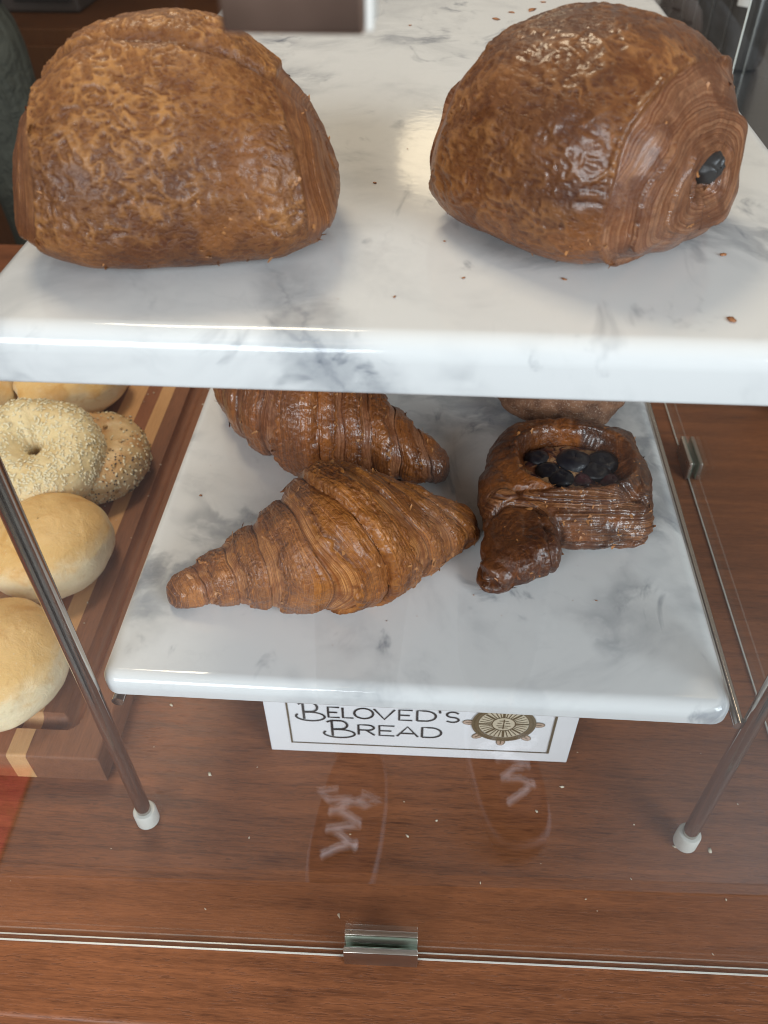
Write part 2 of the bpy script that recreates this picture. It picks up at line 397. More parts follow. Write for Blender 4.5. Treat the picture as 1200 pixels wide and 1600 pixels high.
# ------------------------------------------------------------------ bakery materials
def crust(name, gold, brown, dark, lam_l, lam_d, wr=220, aniso=(1, 1, 1), worm=1.0, coat=0.25, rough=0.36, lamfreq=2.0, bump=0.0008, wormc=None, fr=0.30, streak=0.0):
    wormc = wormc or tuple(min(1, c * 1.35 + 0.01) for c in gold)
    q = NT(name)
    v = q.mapp(sc=aniso)
    wn = q.noise(wr, 2.6, 0.55, 0.25, vec=v)
    fine_r = q.ss(q.math('ABSOLUTE', q.math('SUBTRACT', wn, 0.52)), 0.02, 0.13, 1.0, 0.0)
    wat = q.attr('worm')
    ridge = q.math('MAXIMUM', wat, q.math('MULTIPLY', fine_r, fr))
    big = q.noise(26, 4, 0.6, 0.4)
    mid = q.noise(85, 4, 0.6, 0.6)
    fin_n = q.noise(420, 3, 0.6, 0.4)
    wm = q.ss(q.noise(40, 3), 0.30, 0.52, 0.35, 1.0)
    att = q.attr('dark'); lam = q.attr('lam'); lp = q.attr('lp'); pale = q.attr('pale')
    base = q.mix(q.ss(q.math('MULTIPLY_ADD', mid, 0.45, q.math('MULTIPLY', big, 0.6)), 0.42, 0.68), brown, gold)
    dk = q.math('MULTIPLY', att, q.ss(q.math('MULTIPLY_ADD', mid, 0.5, q.math('MULTIPLY', big, 0.5)), 0.34, 0.58, 0.35, 1.0), clamp=True)
    base = q.mix(dk, base, dark)
    base = q.mix(q.math('MULTIPLY', q.math('SUBTRACT', 1.0, ridge), 0.26 * worm), base, tuple(c * 0.55 for c in brown))
    rc = q.mix(dk, wormc, tuple(0.45 * a_ + 0.55 * b_ for a_, b_ in zip(wormc, brown)))
    base = q.mix(q.math('MULTIPLY', q.math('MULTIPLY', ridge, wm), min(1.0, 0.80 * worm)), base, rc)
    base = q.mix(pale, base, tuple(min(1, c) for c in (gold[0] * 1.35, gold[1] * 1.45, gold[2] * 1.5)))
    # laminated edges: thin layer lines following the roll
    lv = q.n('CombineXYZ'); q.put(lv.inputs[0], q.math('MULTIPLY_ADD', q.math('SUBTRACT', mid, 0.5), 2.2, q.math('MULTIPLY', lp, lamfreq))); q.put(lv.inputs[1], q.math('MULTIPLY', big, 1.0))
    ln = q.noise(1.0, 2.0, 0.6, 0.0, vec=lv.outputs[0])
    if streak:
        base = q.mix(q.ss(ln, 0.50, 0.72, 0.0, streak), base, tuple(c * 1.25 for c in gold))
        base = q.mix(q.ss(ln, 0.46, 0.28, 0.0, streak), base, tuple(c * 0.55 for c in brown))
    lc = q.mix(q.ss(ln, 0.33, 0.68), lam_d, lam_l)
    lc = q.mix(q.ss(mid, 0.42, 0.64, 0.0, 0.80), lc, brown)
    lc = q.mix(q.math('MULTIPLY', att, 0.7), lc, dark)
    fin = q.mix(lam, base, lc)
    fleck = q.ss(q.noise(230, 2, 0.5, 0.3), 0.70, 0.78, 0.0, 0.40)
    fin = q.mix(fleck, fin, tuple(min(1, c * 1.5 + 0.02) for c in gold))
    fin = q.mix(q.ss(fin_n, 0.35, 0.7, 0.0, 0.30), fin, tuple(c * 0.5 for c in brown))
    h = q.math('MULTIPLY', q.math('MULTIPLY', fine_r, q.math('SUBTRACT', 1.0, lam)), 0.22 * worm + (fr - 0.3))
    h = q.math('MULTIPLY_ADD', q.math('MULTIPLY', ln, lam), 0.55, h)
    h = q.math('MULTIPLY_ADD', mid, 1.1, h)
    h = q.math('MULTIPLY_ADD', fin_n, 0.45, h)
    nrm = q.bump(h, bump, 0.9)
    rg = q.math('MULTIPLY_ADD', mid, 0.40, rough - 0.14)
    return q.set(Base_Color=fin, Roughness=rg, Coat_Weight=q.math('MULTIPLY', q.ss(big, 0.35, 0.6, 0.4, 1.0), coat), Coat_Roughness=0.14, Normal=nrm, Specular_IOR_Level=0.30)
DARK = (0.085, 0.020, 0.006)
M['roll_l'] = crust('roll_crust_golden', (0.255, 0.084, 0.017), (0.130, 0.036, 0.008), (0.062, 0.016, 0.006), (0.36, 0.145, 0.046), (0.17, 0.050, 0.013), 360, (0.60, 1, 1), 1.0, 0.16, 0.42, wormc=(0.47, 0.21, 0.060))
M['roll_r'] = crust('roll_crust_glossy', (0.225, 0.072, 0.017), (0.115, 0.032, 0.008), (0.055, 0.014, 0.006), (0.40, 0.185, 0.088), (0.185, 0.056, 0.018), 330, (0.42, 1, 1), 0.9, 0.45, 0.36, wormc=(0.40, 0.175, 0.056))
M['cro'] = crust('croissant_crust', (0.47, 0.165, 0.029), (0.215, 0.058, 0.010), (0.075, 0.018, 0.006), (0.62, 0.27, 0.085), (0.28, 0.084, 0.017), 260, (1, 1, 1), 0.75, 0.28, 0.38, bump=0.0010, wormc=(0.56, 0.235, 0.058), fr=0.35, streak=0.6)
M['cro2'] = crust('croissant_crust_dark', (0.36, 0.112, 0.021), (0.175, 0.047, 0.010), (0.06, 0.016, 0.007), (0.46, 0.20, 0.090), (0.19, 0.056, 0.020), 260, (1, 1, 1), 0.65, 0.5, 0.32, bump=0.0010, wormc=(0.44, 0.18, 0.055), fr=0.35, streak=0.6)
M['danish'] = crust('danish_crust_dark', (0.28, 0.082, 0.015), (0.085, 0.022, 0.006), (0.026, 0.008, 0.005), (0.38, 0.155, 0.055), (0.060, 0.017, 0.007), 220, (1, 1, 1), 0.5, 0.5, 0.30, bump=0.0010, wormc=(0.36, 0.13, 0.03), fr=0.4, streak=0.25)

# ------------------------------------------------------------------ laminated rolls (upper shelf)
M['thin_flake'] = plain('thin_crust_flake', (0.40, 0.165, 0.050), 0.42)
def flakes(parent, P, Nn, wgt, n, size, seed, mat=None):
    rs = np.random.RandomState(seed)
    Pf = P.reshape(-1, 3); Nf = Nn.reshape(-1, 3); pr = np.maximum(np.broadcast_to(wgt, P.shape[:-1]).reshape(-1), 0) + 1e-9; pr = pr / pr.sum()
    V = []; F = []
    for i in rs.choice(len(Pf), n, p=pr):
        p = Pf[i]; nn = Nf[i]; t = np.cross(nn, rs.normal(size=3)); t /= np.linalg.norm(t) + 1e-9; b_ = np.cross(nn, t)
        L = size * rs.uniform(0.5, 1.6); W = L * rs.uniform(0.35, 0.9); lift = rs.uniform(0.12, 0.5)
        base = len(V); m = 4
        for j in range(m):
            f = j / (m - 1); w = W * (1 - 0.55 * f ** 2) * rs.uniform(0.75, 1.2)
            c = p + t * (f - 0.25) * L + nn * (lift * L * f ** 2 - 0.0003 + 0.00015)
            for sgn in (-1, 0, 1):
                V.append(c + b_ * sgn * w * 0.5 * rs.uniform(0.8, 1.15) + nn * (-(sgn * sgn) * 0.08 * w + rs.normal() * 0.00008) + t * rs.normal() * 0.06 * L)
        for j in range(m - 1):
            for k in range(2): F.append((base + j * 3 + k, base + j * 3 + k + 1, base + (j + 1) * 3 + k + 1, base + (j + 1) * 3 + k))
    o = link('crust_flakes', mesh_np('crust_flakes', np.array(V), np.array(F)), mat or M['thin_flake'], parent); o['kind'] = 'stuff'
    return o
def worms(Q, f=360.0, an=(0.55, 1, 1)):
    an = np.array(an)
    wp = stk([pn(Q * 90 + 3), pn(Q * 90 + 11), pn(Q * 90 + 23)]) * 0.8
    n1 = pn(Q * f * an + wp); n2 = pn(Q * f * 1.6 * an + 31 + wp)
    a = sst(0.30, 0.08, np.abs(n1)); b = sst(0.28, 0.08, np.abs(n2))
    brk = 0.15 + 0.85 * sst(-0.30, 0.05, pn(Q * f * 0.5 + 7))
    return np.clip(a * brk + 0.55 * b * (1 - a), 0, 1)
def roll(name, a, w, h, loc, yaw, mat, label, n_end=2.7, seed=0.0, crease=False, step=0.80, spiral=1.0, dome=0.3, taper=0.15):
    nu, nv = 380, 420
    ph = np.linspace(-math.pi / 2, math.pi / 2, 4000)
    cx = np.sign(np.sin(ph)) * np.abs(np.sin(ph)) ** (2 / n_end); cs = np.abs(np.cos(ph)) ** (2 / n_end)
    d = np.concatenate([[0], np.cumsum(np.hypot(np.diff(cx) * a, np.diff(cs) * w))]); d /= d[-1]
    u = np.linspace(0.0015, 0.9985, nu)
    X = np.interp(u, d, cx)[:, None]; S = np.interp(u, d, cs)[:, None]
    th = (np.arange(nv) / nv * 2 * math.pi)[None, :]
    c, s = np.cos(th), np.sin(th)
    yy = w * np.sign(c) * np.abs(c) ** 0.86
    zz = np.where(s > 0, 0.60 * h * np.abs(s) ** 0.92, -0.44 * h * np.abs(s) ** 0.62)
    # lean the section: the front wall steeper than the back
    zz = zz + 0.0 * yy
    P = np.zeros((nu, nv, 3))
    P[..., 0] = a * X + 0 * th; P[..., 1] = S * yy; P[..., 2] = S * zz
    # the ends droop a little
    P[..., 2] = np.where(P[..., 2] > 0, P[..., 2] * (1 - dome * np.abs(X) ** 2.3), P[..., 2])
    tz = 1 - taper * np.clip((P[..., 2] + 0.2 * h) / (0.8 * h), 0, 1)
    P[..., 0] *= tz; P[..., 1] *= tz
    Nn = grid_normals(P); Nn *= np.sign((Nn * P).sum(-1).mean())
    Q = P + seed
    low = fbm(Q * 22, 2) * 0.0026
    edge = step + 0.05 * pn(stk([c * 1.3 + 0 * X, s * 1.3 + 0 * X, np.sign(X) * 3 + seed + 0 * th], -1)) * 1.2
    over = sst(-0.012, 0.012, edge - np.abs(X))             # 1 on the wrapped sheet, 0 on the laminated ends
    D = low * (0.7 if crease else 1.0) + over * (0.0008 if crease else 0.0016)
    lip = np.exp(-((np.abs(X) - edge + 0.022) / 0.018) ** 2)
    D += lip * (0.0005 if crease else 0.0013 * np.clip(X * 3, 0.1, 1.0)) * (0.6 + pn(Q * 70))
    wr = fbm(Q * np.array([130, 230, 230]), 2)
    zn = (P[..., 2] + 0.44 * h) / h
    wmask = (0.5 + 0.5 * sst(-0.35, 0.1, fbm(Q * 26 + 9, 2))) * (sst(0.10, 0.42, zn) if crease else (0.35 + 0.65 * sst(0.1, 0.4, zn)))
    wf = worms(Q, 340.0 if crease else 310.0, (0.62, 1, 1) if crease else (0.40, 1, 1)) * over * wmask
    D += wf * 0.00060 + over * 0.0003 * np.clip(wr, -0.4, 0.5)
    # blisters
    D += over * 0.0011 * np.clip(fbm(Q * 60, 2), 0, 1)
    # ends: spiral of layers
    rr = S * np.sqrt(np.abs(c) ** 2 + np.abs(s) ** 2) + 0 * th
    turn = ((th + math.pi / 2) % (2 * math.pi)) / (2 * math.pi)
    lamp = (1 - rr) * 3.9 * spiral + turn + 0.22 * pn(stk([c * S * 2.2, s * S * 2.2, X * 2 + seed], -1)) + 0.05 * pn(stk([c * S * 7, s * S * 7, X * 2 + seed], -1))
    inner = 1 - over
    saw = lamp - np.floor(lamp)
    D += inner * ((0.0006 if crease else 0.0023) * (1 - saw) ** 1.5 * (0.6 + 0.8 * pn(stk([c * 2 + seed, s * 2, lamp * 0.7]))) - 0.0003) * sst(0.98, 0.8, rr)
    fine = pn(stk([lamp * 9, turn * 0 + 3.0 + seed, c * 0.6], -1))
    D += inner * fine * 0.00022
    D += inner * fbm(Q * 40, 2) * 0.0012
    D *= sst(0.0, 0.10, rr); cav = np.exp(-(rr / 0.17) ** 2); D -= inner * cav * (0.0 if crease else 0.006)
    dark = 0.10 + 0.85 * sst(0.0, 0.55, fbm(Q * 15, 3)) * over + 0.25 * inner
    if crease:
        yc = (th - R_(112))  # theta from the back (+y) over the top to the front
        gr = np.exp(-((th - R_(106) - 0.10 * np.sin(X * 3 + 0.6)) / 0.075) ** 2) * sst(0.95, 0.7, np.abs(X))
        wf = wf * (1 - 0.8 * gr); D -= gr * 0.0028
        hump = np.exp(-((th - R_(88)) / 0.16) ** 2) * sst(1.0, 0.55, np.abs(X)); D += hump * 0.0012
        dark = dark + gr * 0.55  # dark reflection along the crease put into the crust colour
    P = P + Nn * D[..., None]
    # flat base
    zb = -0.40 * h; k = 0.0030
    P[..., 2] = zb + k * np.logaddexp(0, (P[..., 2] - zb) / k)
    P[..., 2] -= P[..., 2].min()
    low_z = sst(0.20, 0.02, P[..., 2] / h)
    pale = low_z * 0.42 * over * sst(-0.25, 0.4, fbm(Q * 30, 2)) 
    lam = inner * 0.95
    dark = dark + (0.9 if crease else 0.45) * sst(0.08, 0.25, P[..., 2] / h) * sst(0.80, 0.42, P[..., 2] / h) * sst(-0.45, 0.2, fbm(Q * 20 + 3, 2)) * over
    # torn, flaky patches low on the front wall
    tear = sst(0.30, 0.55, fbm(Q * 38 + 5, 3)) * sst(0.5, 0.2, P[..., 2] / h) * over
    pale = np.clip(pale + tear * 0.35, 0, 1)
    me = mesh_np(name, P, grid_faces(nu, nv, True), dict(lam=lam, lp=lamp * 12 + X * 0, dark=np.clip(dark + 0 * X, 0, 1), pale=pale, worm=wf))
    root = empty(name, loc, yaw)
    link('crust', me, mat, root)
    fw = tear * 1.5 + lip * over * 0.5 + low_z * 0.8 * over + 0.10 * inner
    flakes(root, P, Nn, fw * (P[..., 2] > 0.004), 70, 0.0022, int(seed * 10))
    tag(root, label, 'pastry', 'large laminated rolls')
    return root
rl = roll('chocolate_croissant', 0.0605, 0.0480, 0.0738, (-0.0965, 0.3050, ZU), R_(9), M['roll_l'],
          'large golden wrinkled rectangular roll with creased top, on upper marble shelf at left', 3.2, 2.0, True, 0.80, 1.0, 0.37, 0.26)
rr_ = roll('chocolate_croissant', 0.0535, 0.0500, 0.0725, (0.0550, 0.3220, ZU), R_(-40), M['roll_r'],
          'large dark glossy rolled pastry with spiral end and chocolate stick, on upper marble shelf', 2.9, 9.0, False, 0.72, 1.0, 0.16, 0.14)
M['choc'] = plain('dark_chocolate', (0.022, 0.020, 0.020), 0.42)
a_ = np.linspace(0.02, math.pi - 0.02, 30)[:, None]; t_ = (np.arange(40) / 40 * 2 * math.pi)[None, :]
S3 = stk([np.cos(a_) + 0 * t_, np.sin(a_) * np.cos(t_), np.sin(a_) * np.sin(t_)])
S3 = np.sign(S3) * np.abs(S3) ** 0.75 * (1 + 0.12 * pn(S3 * 2.1 + 4) + 0.05 * pn(S3 * 6))[..., None] * np.array([0.0105, 0.0062, 0.0054])
link('chocolate_stick', mesh_np('chocolate_stick', S3, grid_faces(30, 40, True)), M['choc'], rr_, (0.0425, 0.002, 0.0325), (R_(25), R_(-6), R_(6)))

# ------------------------------------------------------------------ croissants (lower shelf)
def croissant(name, ctrl, radii, ts, mat, label, kfun, left_b, right_b, seed, h=0.0024, darkness=0.5):
    nt, nv = 560, 320
    t = np.linspace(0, 1, nt)
    ctrl = np.array(ctrl); 
    def smooth_interp(x, xs, ys):
        # cubic Hermite with finite-difference tangents
        xs = np.array(xs); ys = np.array(ys, float); m = np.gradient(ys, xs)
        i = np.clip(np.searchsorted(xs, x) - 1, 0, len(xs) - 2); hh = xs[i + 1] - xs[i]; s = (x - xs[i]) / hh
        return (2*s**3-3*s**2+1)*ys[i] + (s**3-2*s**2+s)*hh*m[i] + (-2*s**3+3*s**2)*ys[i+1] + (s**3-s**2)*hh*m[i+1]
    cx = smooth_interp(t, ts, ctrl[:, 0]); cy = smooth_interp(t, ts, ctrl[:, 1])
    Rr = smooth_interp(t, ts, radii)
    # rounded tips
    e0 = np.sqrt(np.clip(1 - (1 - np.clip(t / 0.035, 0, 1)) ** 2, 0, 1)); e1 = np.sqrt(np.clip(1 - (1 - np.clip((1 - t) / 0.035, 0, 1)) ** 2, 0, 1))
    tip = np.maximum(e0 * e1, 0.02)
    tx = np.gradient(cx); ty = np.gradient(cy); l = np.hypot(tx, ty); tx /= l; ty /= l
    bx, by = -ty, tx                                     # towards the back
    th = (np.arange(nv) / nv * 2 * math.pi)[None, :]; c, s = np.cos(th), np.sin(th)
    T = t[:, None]
    q = T + kfun(T) * c + 0.012 * pn(stk([T * 9 + 0 * th, c * 1.5 + 0 * T, s * 1.5 + seed + 0 * T], -1))   # oblique band coordinate
    bounds = sorted(left_b) + sorted(right_b)
    L = sorted(left_b); Rb = sorted(right_b)
    w = np.zeros_like(q); idx = np.zeros_like(q)
    edges = [-0.15] + L; 
    for k in range(len(L)):
        a, b2 = edges[k], edges[k + 1]; mk = (q >= a) & (q < b2); w[mk] = (b2 - q[mk]) / (b2 - a); idx[mk] = k
    mk = (q >= L[-1]) & (q < Rb[0]); w[mk] = 0.06 + 0.94 * np.abs((q[mk] - L[-1]) / (Rb[0] - L[-1])); idx[mk] = 50
    edges = Rb + [1.15]
    for k in range(len(Rb)):
        a, b2 = edges[k], edges[k + 1]; mk = (q >= a) & (q < b2); w[mk] = (q[mk] - a) / (b2 - a); idx[mk] = 100 + k
    cen = (idx == 50)
    ang = stk([c * 3.0 + 0 * T, s * 3.0 + 0 * T, idx * 3.1 + seed], -1)
    jag = 0.16 * pn(ang) + 0.10 * pn(ang * 3.1)
    lam = sst(0.64, 0.70, w + jag)
    wj = np.clip(w + jag, 0, 1.2)
    prof = 0.35 + 0.65 * sst(0, 0.30, w) - 0.40 * sst(0.635, 0.67, wj) - 0.60 * np.clip((w - 0.64) / 0.36, 0, 1)
    prof = np.where(cen, 0.25 + 1.05 * sst(0.06, 0.16, w) - 0.5 * sst(0.645, 0.68, wj) - 0.8 * np.clip((w - 0.66) / 0.34, 0, 1), prof)
    lam = np.maximum(lam, sst(0.08, 0.03, w) * 0.6 * (~cen))
    sc = (Rr / Rr.max())[:, None]
    ho = h * (0.10 + 0.90 * sc)
    rad = Rr[:, None] * (1 + 0.035 * fbm(stk([c * 1.2 + 0 * T, s * 1.2 + 0 * T, T * 7 + seed], -1), 2)) + ho * (prof * 1.5 - 0.8)
    zq = s * rad
    P = np.zeros((nt, nv, 3))
    cz = Rr * 0.86
    P[..., 0] = cx[:, None] + (c * rad * bx[:, None]) * tip[:, None]
    P[..., 1] = cy[:, None] + (c * rad * by[:, None]) * tip[:, None]
    P[..., 2] = cz[:, None] + zq * tip[:, None]
    Nn = grid_normals(P)
    ctr = stk([cx, cy, cz], -1)[:, None, :]
    Nn *= np.sign((Nn * (P - ctr)).sum())
    Q = P + seed
    crustm = 1 - lam; lp0 = w * 40 + idx * 7.7
    wrn = fbm(Q * 210, 2)
    wf = worms(Q, 310.0, (1, 1, 1)) * crustm * (0.2 + 0.8 * sst(-0.35, 0.25, fbm(Q * 30 + 2, 2))) * np.where(cen, 1.0, 0.55)
    D = 0.0008 * wf + 0.00040 * pn(stk([lp0 * 0.55, c * 1.5 + 0 * T, T * 4 + seed])) + crustm * (0.0005 + 0.0014 * np.clip(fbm(Q * 62, 3), -0.5, 1) + 0.00030 * (1 - np.abs(wrn) * 2.0) * np.where(cen, 1.5, 0.6))
    lp = w * 40 + idx * 7.7
    D += lam * pn(stk([lp * 0.7, c * 1.2 + 0 * T, T * 3 + seed + 0 * th], -1)) * 0.0003
    P = P + Nn * D[..., None] * tip[:, None, None]
    k = 0.0022; P[..., 2] = k * np.logaddexp(0, P[..., 2] / k)
    P[..., 2] -= P[..., 2].min()
    dark = darkness * (0.2 + 1.3 * sst(-0.2, 0.5, fbm(Q * 28, 2))) * crustm
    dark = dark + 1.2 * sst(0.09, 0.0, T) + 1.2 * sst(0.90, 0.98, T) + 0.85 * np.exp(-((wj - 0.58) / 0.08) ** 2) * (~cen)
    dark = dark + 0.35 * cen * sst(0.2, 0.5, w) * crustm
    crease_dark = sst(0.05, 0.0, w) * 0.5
    pale = np.exp(-((wj - 0.67) / 0.035) ** 2) * 0.75 * sst(-0.2, 0.3, pn(Q * 60))
    me = mesh_np(name, P, grid_faces(nt, nv, True), dict(lam=lam, lp=lp, dark=np.clip(dark + crease_dark, 0, 1), pale=pale, worm=wf))
    o = link(name, me, mat, None, (0, 0, ZL))
    flakes(o, P, Nn, (np.exp(-((wj - 0.66) / 0.05) ** 2) + 0.08 * crustm) * (P[..., 2] > 0.004) * sst(0.02, 0.06, T) * sst(0.99, 0.95, T), 170, 0.0028, int(seed * 10))
    tag(o, label, 'croissant', 'croissants on the lower shelf')
    return o
croissant('croissant', [(-0.1400, 0.2860), (-0.100, 0.2960), (-0.042, 0.3105), (-0.004, 0.3300), (0.0315, 0.3500)],
          [0.0068, 0.0192, 0.0392, 0.0250, 0.0085], [0, 0.25, 0.57, 0.78, 1.0], M['cro'],
          'golden brown croissant in front, tip pointing left, on lower marble shelf',
          lambda T: 0.03 + 0.085 * sst(0.35, 0.6, T), [0.11, 0.215, 0.315, 0.415, 0.505], [0.64, 0.735, 0.82, 0.90], 1.7)
croissant('croissant', [(0.0150, 0.3960), (-0.026, 0.4080), (-0.078, 0.4250), (-0.124, 0.472), (-0.150, 0.525)],
          [0.0080, 0.0240, 0.0400, 0.0270, 0.010], [0, 0.22, 0.52, 0.80, 1.0], M['cro2'],
          'darker croissant behind the front one, partly hidden under the upper shelf edge',
          lambda T: 0.05 + 0.03 * T, [0.09, 0.185, 0.28, 0.375, 0.455], [0.60, 0.70, 0.80, 0.90], 6.2, darkness=0.55)

# ------------------------------------------------------------------ remesh helper for free forms
def remeshed(name, parts, voxel, smooth_it=8):
    bm = bmesh.new()
    for (c, r, rot) in parts:
        mt = Matrix.Translation(c) @ rot @ Matrix.Diagonal((*r, 1))
        bmesh.ops.create_uvsphere(bm, u_segments=28, v_segments=16, radius=1.0, matrix=mt)
    me = bpy.data.meshes.new(name + '_src'); bm.to_mesh(me); bm.free()
    o = bpy.data.objects.new(name + '_src', me); COL.objects.link(o)
    m = o.modifiers.new('r', 'REMESH'); m.mode = 'VOXEL'; m.voxel_size = voxel
    m2 = o.modifiers.new('s', 'SMOOTH'); m2.factor = 0.6; m2.iterations = smooth_it
    dg = bpy.context.evaluated_depsgraph_get(); dg.update()
    ev = bpy.data.meshes.new_from_object(o.evaluated_get(dg))
    bpy.data.objects.remove(o); bpy.data.meshes.remove(me)
    V = np.zeros(len(ev.vertices) * 3, np.float32); ev.vertices.foreach_get('co', V)
    Nn = np.zeros(len(ev.vertices) * 3, np.float32); ev.vertices.foreach_get('normal', Nn)
    return ev, V.reshape(-1, 3).astype(float), Nn.reshape(-1, 3).astype(float)
def finish(ev, V, attrs, name, mat, parent=None, loc=None):
    ev.vertices.foreach_set('co', V.astype(np.float32).ravel()); ev.update()
    ev.polygons.foreach_set('use_smooth', np.full(len(ev.polygons), True))
    for k, a in attrs.items():
        at = ev.attributes.new(k, 'FLOAT', 'POINT'); at.data.foreach_set('value', np.asarray(a, np.float32))
    ev.name = name
    ev.materials.clear()
    return link(name, ev, mat, parent, loc)
I4 = Matrix.Identity(4)
def rz(a): return Matrix.Rotation(R_(a), 4, 'Z')
def ry(a): return Matrix.Rotation(R_(a), 4, 'Y')

# ------------------------------------------------------------------ blueberry danish
DC = Vector((0.0865, 0.3775, ZL))
dan = tag(empty('danish', DC), 'dark glazed danish knot with blueberries in a custard window, on lower shelf', 'danish')
parts = []
def cap_(p0, p1, r, n=14, rv=None):
    p0 = Vector(p0); p1 = Vector(p1)
    for k in range(n):
        f = k / (n - 1); parts.append((p0.lerp(p1, f), (r[0] * (1 - f) + r[1] * f,) * 2 + ((rv or r[0]),), I4))
for k in range(36):
    a = 2 * math.pi * k / 36
    ca, sa = math.cos(a), math.sin(a)
    x = 0.0335 * math.copysign(abs(ca) ** 0.72, ca) + 0.001; y = 0.0345 * math.copysign(abs(sa) ** 0.75, sa) + 0.012
    r = 0.0150 + 0.0015 * math.sin(2 * a + 1)
    parts.append((Vector((x, y, 0.0200)), (r, r, 0.0190), I4))
parts.append((Vector((0.002, 0.010, 0.0165)), (0.042, 0.040, 0.0165), I4))
cap_((-0.030, -0.030, 0.017), (0.0335, -0.026, 0.0145), (0.0170, 0.0150), 16, 0.0165)     # front roll
cap_((-0.0345, -0.058, 0.0145), (-0.034, -0.042, 0.017), (0.0185, 0.0180), 8, 0.0155)      # knot
cap_((-0.021, -0.057, 0.0160), (-0.021, -0.040, 0.018), (0.0135, 0.0140), 8, 0.0165)
parts.append((Vector((-0.0435, -0.069, 0.0115)), (0.0125, 0.0115, 0.0115), rz(45)))
parts.append((Vector((-0.040, -0.018, 0.019)), (0.0140, 0.030, 0.0175), rz(8)))
parts.append((Vector((0.0415, -0.004, 0.018)), (0.0090, 0.034, 0.0185), rz(-4)))
parts.append((Vector((0.0350, 0.0460, 0.017)), (0.015, 0.013, 0.016), rz(30)))
ev, V, Nn = remeshed('danish', parts, 0.00055, 6)
Q = V + 4.4
x, y, z = V.T
knot = sst(0.030, 0.020, np.hypot(x + 0.031, (y + 0.059)))
front = sst(-0.018, -0.026, y) * (1 - knot)
lp_front = (z * 520 + y * 260); lp_knot = np.arctan2(y + 0.062, x + 0.040) * 7 + np.hypot(x + .031, y + .057) * 420
lp_side = (x * 300 + z * 480)
lp = lp_front * front + lp_knot * knot + lp_side * (1 - front) * (1 - knot)
right = sst(0.034, 0.044, x)
lam = np.clip(front * sst(-0.45, 0.0, fbm(Q * 40, 2)) + 0.9 * right + knot * sst(0.0, 0.3, x + 0.03 + 0.35 * fbm(Q * 40, 2) * .1) , 0, 1) * 0.9
D = 0.0011 * fbm(Q * 70, 2) + 0.0016 * fbm(Q * 30, 1) + lam * (0.0008 * pn(stk([lp * 1.1, y * 25, x * 25], -1)) + 0.0005 * pn(stk([lp * 2.6, y * 40, x * 40], -1))) + 0.0005 * fbm(Q * 190, 2)
# seams: between knot and front roll, between window rim and front roll
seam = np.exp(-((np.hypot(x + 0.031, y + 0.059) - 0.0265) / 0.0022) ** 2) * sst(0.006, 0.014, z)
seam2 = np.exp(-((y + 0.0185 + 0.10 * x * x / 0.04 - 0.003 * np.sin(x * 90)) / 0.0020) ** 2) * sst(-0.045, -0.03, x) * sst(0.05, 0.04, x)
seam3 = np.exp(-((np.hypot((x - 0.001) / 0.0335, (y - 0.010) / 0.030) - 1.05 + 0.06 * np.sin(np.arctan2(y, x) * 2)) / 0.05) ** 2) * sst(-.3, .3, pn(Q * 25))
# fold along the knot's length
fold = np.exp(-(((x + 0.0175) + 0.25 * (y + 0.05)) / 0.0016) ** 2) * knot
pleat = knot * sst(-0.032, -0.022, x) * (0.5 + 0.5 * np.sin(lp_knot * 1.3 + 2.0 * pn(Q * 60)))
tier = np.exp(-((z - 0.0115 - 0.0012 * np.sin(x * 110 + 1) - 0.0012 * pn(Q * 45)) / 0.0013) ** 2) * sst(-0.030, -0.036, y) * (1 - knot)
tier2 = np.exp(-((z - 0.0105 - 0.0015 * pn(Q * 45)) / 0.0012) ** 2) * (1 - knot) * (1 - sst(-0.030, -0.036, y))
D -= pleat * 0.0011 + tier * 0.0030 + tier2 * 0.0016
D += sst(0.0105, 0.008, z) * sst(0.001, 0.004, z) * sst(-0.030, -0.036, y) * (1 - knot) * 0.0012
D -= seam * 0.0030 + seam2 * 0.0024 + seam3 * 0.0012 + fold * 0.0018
V = V + Nn * D[:, None]
# the open window: a sunken pocket with a torn rim
wx, wy = (x - 0.003) / 0.0340, (y - 0.0090) / 0.0300
wd = (np.abs(wx) ** 2.6 + np.abs(wy) ** 2.6) ** (1 / 2.6) + 0.06 * pn(Q * 60)
pocket = sst(1.02, 0.80, wd) * sst(0.015, 0.022, z)
V[:, 2] -= pocket * (0.0085 + 0.0035 * sst(0.75, 0.6, wd))
rimw = np.exp(-((wd - 1.06) / 0.10) ** 2) * sst(0.02, 0.028, z); V[:, 2] += rimw * 0.0022
V[:, 2] *= 0.88; V[:, 1] = np.where(V[:, 1] > 0, V[:, 1] * 0.88, V[:, 1])
wfd = worms(Q, 300.0, (1, 1, 1)) * (1 - lam) * sst(-0.1, 0.4, fbm(Q * 30 + 4, 2)) * 0.6
k = 0.0016; V[:, 2] = k * np.logaddexp(0, V[:, 2] / k)
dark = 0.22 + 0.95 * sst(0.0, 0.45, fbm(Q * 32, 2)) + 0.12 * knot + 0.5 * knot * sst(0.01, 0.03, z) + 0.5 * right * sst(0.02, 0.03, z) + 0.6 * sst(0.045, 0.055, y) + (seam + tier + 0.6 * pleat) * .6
pale_spot = np.exp(-(np.hypot(x + 0.032, y + 0.022) / 0.014) ** 2) * 0.7  # paler, less dark spot at the left front
dark = np.clip(dark - pale_spot * 0.9 - pocket * 0.4, 0, 1); lam = lam * (1 - pocket)
pale_d = np.clip(pale_spot * 0.5 + rimw * 0.35 * sst(0.0, 0.4, pn(Q * 80)), 0, 1)
flakes(dan, V, Nn, (front + 0.6 * right + 0.5 * rimw + 0.3 * knot) * (V[:, 2] > 0.004), 130, 0.0026, 77)
